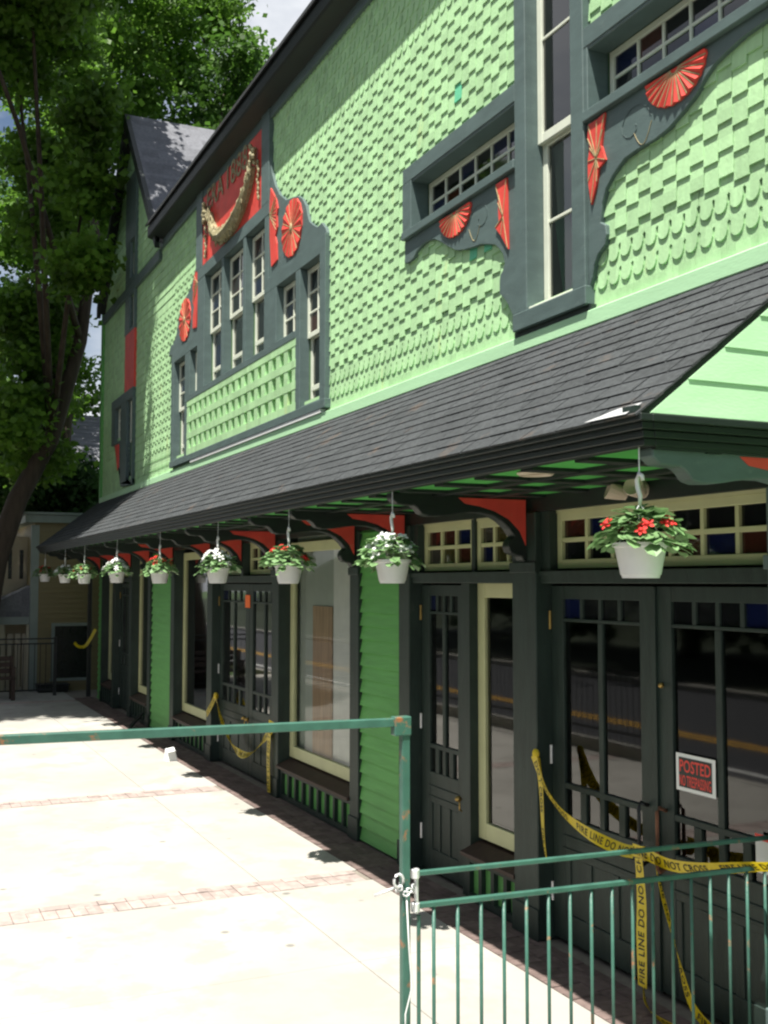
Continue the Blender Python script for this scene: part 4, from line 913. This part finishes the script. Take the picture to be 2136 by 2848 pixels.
wn_ = part('window', MB().box(-23.97, -23.955, 3.30, 3.37, 0.25, 1.42).box(-23.97, -23.955, 4.05, 4.12, 0.25, 1.42).box(-23.97, -23.956, 3.30, 4.12, 1.36, 1.425).box(-23.97, -23.956, 3.28, 4.12, 0.20, 0.26), 'ytrim', Y)
part('pane', MB().box(-23.972, -23.966, 3.37, 4.05, 0.26, 1.36), 'screen', wn_)
# street front of the yellow house: wing wall with two tall windows above a small porch
part('wing_wall', MB().box(-33, -25.2, 1.2, 2.929, -0.1, 3.3), 'ycream', Y)
for y0 in (2.50, 2.74):
    w1 = part('window', MB().box(-25.2, -25.18, y0-0.03, y0+0.15, 2.30, 3.05), 'ycream', Y); part('pane', MB().box(-25.179, -25.172, y0+0.02, y0+0.10, 2.36, 3.0), 'screen', w1)
po = part('porch_roof', MB().prism_yz([(2.92, 2.22), (1.6, 1.05+0.55), (1.6, 1.0+0.5), (2.92, 1.56)], -25.15, -24.1), 'grey_roof', Y)
part('porch_fascia', MB().box(-25.1, -24.08, 1.55, 2.925, 1.40, 1.56), 'ytrim', Y)
for y0 in (1.75, 2.32, 2.86): part('porch_post', MB().box(-24.2, -24.1, y0-0.05, y0+0.05, 0, 1.40), 'ycream', Y, bevel=0.005)
for k in range(7): part('porch_board', MB().box(-24.32, -24.29, 1.85+k*0.15, 1.96+k*0.15, 0, 1.2), 'ycream', Y)
br = thing('iron_railing', (-23, 2.5, 0), 'thin dark iron railing in front of the yellow house', 'railing')
for z in (1.05, 1.15): part('rail', MB().bar((-23, 0.6, z), (-23, 3.25, z), 0.03, 0.03), 'iron', br)
part('bottom_rail', MB().bar((-23, 0.6, 0.12), (-23, 3.25, 0.12), 0.03, 0.03), 'iron', br)
for k in range(24): part('baluster', MB().tube([(-23, 0.65+k*0.11, 0.12), (-23, 0.65+k*0.11, 1.05)], 0.008, 6), 'iron', br)
for yy in (0.6, 3.25): part('post', MB().box(-23.03, -22.97, yy-0.03, yy+0.03, 0, 1.18), 'iron', br)
bn = thing('park_bench', (-22.4, 1.7, 0), 'dark wooden bench in the shade at the far left of the plaza', 'bench')
for k in range(3): part('seat_slat', MB().box(-22.68+k*0.13, -22.57+k*0.13, 0.95, 2.42, 0.40, 0.44), 'wood_dark', bn, bevel=0.005)
for k in range(3): part('back_slat', MB().box(-22.76, -22.73, 0.95, 2.36, 0.50+k*0.12, 0.59+k*0.12), 'wood_dark', bn, bevel=0.005)
for yy in (1.02, 2.38):
    part('leg', MB().box(-22.74, -22.66, yy-0.035, yy+0.035, 0, 0.84), 'wood_dark', bn); part('leg', MB().box(-22.38, -22.31, yy-0.035, yy+0.035, 0, 0.60), 'wood_dark', bn)
    part('armrest', MB().box(-22.74, -22.30, yy-0.04, yy+0.04, 0.60, 0.64), 'wood_dark', bn)
tr_ = thing('planter_tray', (-23.8, 3.3, 0), 'low black tray on the ground against the yellow wall', 'tray')
part('tray', MB().prism_xz([(-23.95, 0.0), (-23.6, 0.0), (-23.56, 0.15), (-23.60, 0.16), (-23.93, 0.16), (-23.97, 0.15)], 3.0, 3.62), 'iron', tr_, bevel=0.02)
part('rim', MB().box(-23.98, -23.55, 2.98, 3.64, 0.15, 0.17), 'iron', tr_)
G = thing('grey_roofed_house', (-38, 9, 0), 'distant house with a pale grey shingle roof behind the dark shrubs', 'house')
part('wall', MB().box(-45, -36, 5.0, 16, -0.1, 4.6), 'ycream', G)
for k in range(24):
    z0, z1 = 4.5+k*0.16, 4.5+(k+1)*0.16
    part('roof_course', MB().add([(-35.6-k*0.19, 4.4, z0+0.02), (-35.6-k*0.19, 16.4, z0+0.02), (-35.6-(k+1)*0.19, 16.4, z1), (-35.6-(k+1)*0.19, 4.4, z1), (-35.6-k*0.19, 4.4, z0-0.03), (-35.6-k*0.19, 16.4, z0-0.03)], [(0,1,2,3),(0,4,5,1)]), 'grey_roof', G, recalc=False)
part('roof_back', MB().add([(-40.16, 4.4, 8.34), (-40.16, 16.4, 8.34), (-44.8, 16.4, 4.5), (-44.8, 4.4, 4.5)], [(0,1,2,3)]), 'grey_roof', G)
part('gable_end', MB().add([(-36, 5, 4.6), (-45, 5, 4.6), (-40.16, 5, 8.3)], [(0,1,2)]), 'ycream', G)

# ------------------------------------------------------------------ trees
def leaves(centres, nper, spread, size, flat=0.55, keep=None):
    C = np.array(centres); n = len(C)*nper
    base = np.repeat(C, nper, axis=0); off = rng.normal(0, 1, (n, 3))*np.array([spread, spread, spread*0.42]); P = base+off
    if keep is not None: P = P[keep(P)]
    n = len(P)
    nz = rng.normal(0, 0.8, (n, 3)); nz[:,2] += 0.65; nz[:,0] += 0.15; nz[:,1] -= 0.15; nz /= np.linalg.norm(nz, axis=1)[:,None]
    t = rng.normal(0, 1, (n, 3)); t -= nz*(t*nz).sum(1)[:,None]; t /= np.linalg.norm(t, axis=1)[:,None]; b = np.cross(nz, t)
    s = size*rng.uniform(0.6, 1.25, n)[:,None]
    V = np.stack([P-t*s*0.5, P+b*s*0.42+t*s*0.08, P+t*s*0.62-nz*s*0.12, P-b*s*0.42+t*s*0.08], 1).reshape(-1, 3)
    return V
def mesh_quads(name, V, m, parent):
    n = len(V)//4; me = bpy.data.meshes.new(name); c = V.mean(0)
    me.vertices.add(len(V)); me.vertices.foreach_set('co', (V-c).astype(np.float32).ravel())
    me.loops.add(n*4); me.loops.foreach_set('vertex_index', np.arange(n*4, dtype=np.int32))
    me.polygons.add(n); me.polygons.foreach_set('loop_start', np.arange(0, n*4, 4, dtype=np.int32)); me.polygons.foreach_set('loop_total', np.full(n, 4, np.int32))
    me.update(); me.validate(); me.materials.append(M[m]); return link(name, me, c, parent)
def tree(name, base, label, trunk, lobes, nclump, nper, spread, size, m, cat='tree', keep=None, group=None, limbs=6, tr=0.3):
    t = thing(name, base, label, cat, group)
    mb = MB(); n_ = len(trunk)
    mb.tube(trunk, [tr*(1-0.75*i/(n_-1)) for i in range(n_)], 10)
    cen = []
    for (c, r) in lobes:
        c = np.array(c, float); r = np.array(r, float)
        nclump_ = max(12, int(nclump*(r[0]*r[1]+r[0]*r[2]+r[1]*r[2])/1.1)); nclump_ = min(nclump_, 150)
        d = rng.normal(0, 1, (nclump_, 3)); d /= np.linalg.norm(d, axis=1)[:,None]
        q = rng.uniform(0.25, 1.0, nclump_)**0.5
        cen.append(c+d*r*q[:,None]*rng.uniform(0.85, 1.12, (nclump_, 1)))
        k = max(0, n_-2)
        if len(lobes) <= 9 or random.random() < 0.3:
            p0 = Vector(trunk[min(n_-1, max(n_//2, int(random.random()*n_)))]); mid = p0.lerp(Vector(c), 0.5)+Vector((0, 0, 0.4))
            mb.tube([p0, mid, Vector(c)], [tr*0.26, tr*0.16, tr*0.05], 7)
    part('trunk', mb, 'bark', t, smooth=True)
    o = mesh_quads('crown', leaves(np.concatenate(cen), nper, spread, size, keep=keep), m, t); return t
nrm_ = np.array([-0.953, -0.553, 0.108]); p0_ = np.array([-17.2, 3.93, 5.5])
def keep_front(P):  # trims the crown to set the edge of its shadow on the wall
    a = ((P-p0_)@nrm_ > 0)
    return a
# the big maple over the left of the plaza; unseen lobes added for shade
tree('maple_tree', (-23.4, 1.7, 0), 'tall leafy maple overhanging the left end of the plaza, trunk at the left edge', [(-23.4,1.7,0),(-23.4,1.9,1.6),(-23.4,2.1,2.75),(-23.4,2.5,4.0),(-23.4,3.15,5.3),(-23.4,3.7,7.4),(-23.3,3.95,9.7),(-23,3.6,12)],
     [((-18.4,1.9,13.6),(2.8,1.5,1.9)), ((-20.9,1.9,13.2),(2.6,1.6,1.8)), ((-17.6,0.5,12.9),(2.6,1.4,1.1)), ((-20.5,0.4,12.9),(2.6,1.6,1.2)),
      ((-26.0,2.9,10.4),(1.6,0.9,0.45)), ((-26.6,3.3,12.4),(1.5,0.9,0.4)), ((-27.6,3.9,14.6),(1.6,1.0,0.4)), ((-27.5,2.4,8.3),(1.8,0.9,0.7)), ((-27.5,2.2,6.4),(1.6,0.8,0.6)),
      ((-23.0,2.95,9.5),(1.0,0.6,0.5)), ((-23.2,2.75,11.0),(1.2,0.7,0.5)), ((-22.4,3.05,10.6),(0.7,0.4,0.35)), ((-24.0,2.7,8.3),(1.0,0.6,0.5)), ((-23.6,2.95,7.0),(0.8,0.45,0.5)), ((-24.5,2.9,7.8),(1.3,0.6,0.7)), ((-24.8,3.0,6.2),(1.2,0.65,0.6)), ((-24.6,2.9,5.0),(1.2,0.6,0.5)), ((-22.9,2.35,5.6),(0.7,0.35,0.6)), ((-20,-0.9,7.6),(2.6,1.5,2.0)), ((-22.5,-0.6,6.6),(2.0,1.5,1.8)), ((-18.4,-1.6,9.6),(2.0,1.4,1.4)), ((-19.9,3.2,9.6),(0.9,0.33,0.7)), ((-20.3,3.1,8.1),(0.9,0.33,0.45)), ((-19.6,3.25,10.8),(1.0,0.35,0.5)), ((-17.8,-1.2,13.0),(2.0,1.3,0.9)), ((-20.2,-1.5,13.2),(2.0,1.3,1.0))],
     13, 120, 0.25, 0.15, 'maple', keep=keep_front, tr=0.30)
lt_ = [('maple_tree', (-32, 4.5, 0), 'slender maple between the front maple and the gable, sky through its crown', [(-32,4.5,0),(-32,4.6,5),(-31.8,4.8,9),(-31.6,5,13)], [((-31.5,4.6,13.0),(3.6,1.9,1.3)), ((-31.0,5.2,16.2),(4,2.4,1.8)), ((-33,3.2,9.8),(2.2,1.6,1.0)), ((-32.5,3.6,7.4),(2.4,1.5,1.0)), ((-33.5,4.9,8.2),(1.6,0.9,1.0)), ((-33,2.6,5.4),(2.4,1.6,0.9)), ((-30.5,6.0,19.5),(4.2,3,2.0))], 'maple', 0.26),
       ('maple_tree', (-27.5, 7.0, 0), 'dark trunked tree rising close behind the green gable', [(-27.5,7.0,0),(-27.4,7.1,5),(-27.2,7.4,9),(-27,8,13)], [((-27.5,8.0,13.6),(2.2,1.3,0.8)), ((-27.5,8.0,15.6),(2.0,1.2,0.7)), ((-28.5,7.2,10.8),(2.2,1.4,1.1))], 'maple2', 0.34),
       ('maple_tree', (-32.5, 9, 0), 'sunlit broad tree behind the grey gable roof', [(-32.5,9,0),(-32.5,9,6),(-32.3,8.8,12),(-32,8.6,17)], [((-32,6.95,19.2),(1.8,0.9,0.6)), ((-32,8.0,17.7),(1.7,0.85,0.5)), ((-32,9.5,19.3),(1.8,0.9,0.6)), ((-32,10.3,17.9),(1.4,0.6,0.45)), ((-32,8.6,20.7),(2.0,1.3,0.7)), ((-32.5,9.2,16.7),(1.5,0.8,0.45)), ((-32.5,6.5,16.7),(1.6,0.8,0.5)), ((-32.5,7.9,15.7),(1.6,0.9,0.5)), ((-33,10.0,15.5),(1.6,0.9,0.5))], 'maple', 0.35),
       ('maple_tree', (-40, 3.0, 0), 'far dark tree at the left edge behind the yellow house', [(-40,3,0),(-40,3,5),(-40,3,10)], [((-40,2.0,10.8),(5,2.8,2.2)), ((-40,3.0,6.6),(5,2.4,1.2)), ((-39,1.0,14.6),(5,3,2.2)), ((-38,5.2,14),(3.4,1.8,1.3))], 'maple2', 0.3)]
for nm_, bs, lb, trk, lob, mm, tr in lt_: tree(nm_, bs, lb, trk, lob, 4.4, 115, 0.33, 0.17, mm, tr=tr)
tree('shrub', (-29.5, 4.2, 0), 'dark leafy bush above the yellow house beside the grey roof', [(-29.5,4.2,0),(-29.5,4.2,2),(-29.5,4.2,4)], [((-29.5,3.6,4.9),(1.8,1.5,0.9)), ((-30.5,2.4,5.4),(2.2,1.6,1.3)), ((-28.6,4.5,4.6),(1.0,0.7,0.7))], 30, 55, 0.25, 0.14, 'shrub', cat='bush', tr=0.15)
# across the street (seen in the glass)
for i, (tx, ty) in enumerate([(-44, -17), (-35, -14), (-27, -15), (-19, -13.5), (-11, -15), (-3, -14)]):
    tree('street_tree', (tx, ty, -0.16), ['first', 'second', 'third', 'fourth', 'fifth', 'sixth'][i]+' tree from the left across the street, reflected in the doors', [(tx,ty,-0.2),(tx,ty,3),(tx,ty,7)], [((tx,ty,6.5),(4.6,3.2,3.4)), ((tx+1.5,ty-1,3.0),(4.6,2.6,2.6)), ((tx,ty-1,10),(3.6,3,2.4))], 3.0, 30, 0.6, 0.45, 'shrub', group='trees across the street', tr=0.3)
hd = part('hillside', MB().add([(-90, -19, -0.2), (60, -19, -0.2), (60, -34, 7), (-90, -34, 7), (60, -60, 7.5), (-90, -60, 7.5)], [(0,1,2,3),(3,2,4,5)]), 'forest'); structure(hd)
bf = thing('street_fence', (-14, -0.75, 0), 'black picket fence on a pale kerb along the street, seen reflected in the doors', 'fence')
part('base_kerb', MB().box(-19.8, -11.3, -0.98, -0.86, 0, 0.16), 'concrete', bf)
for z in (0.3, 1.1): part('rail', MB().bar((-19.8, -0.92, z), (-11.3, -0.92, z), 0.03, 0.03), 'iron', bf)
for k in range(66): part('picket', MB().tube([(-19.7+k*0.128, -0.92, 0.16), (-19.7+k*0.128, -0.92, 1.15)], 0.009, 5), 'iron', bf)
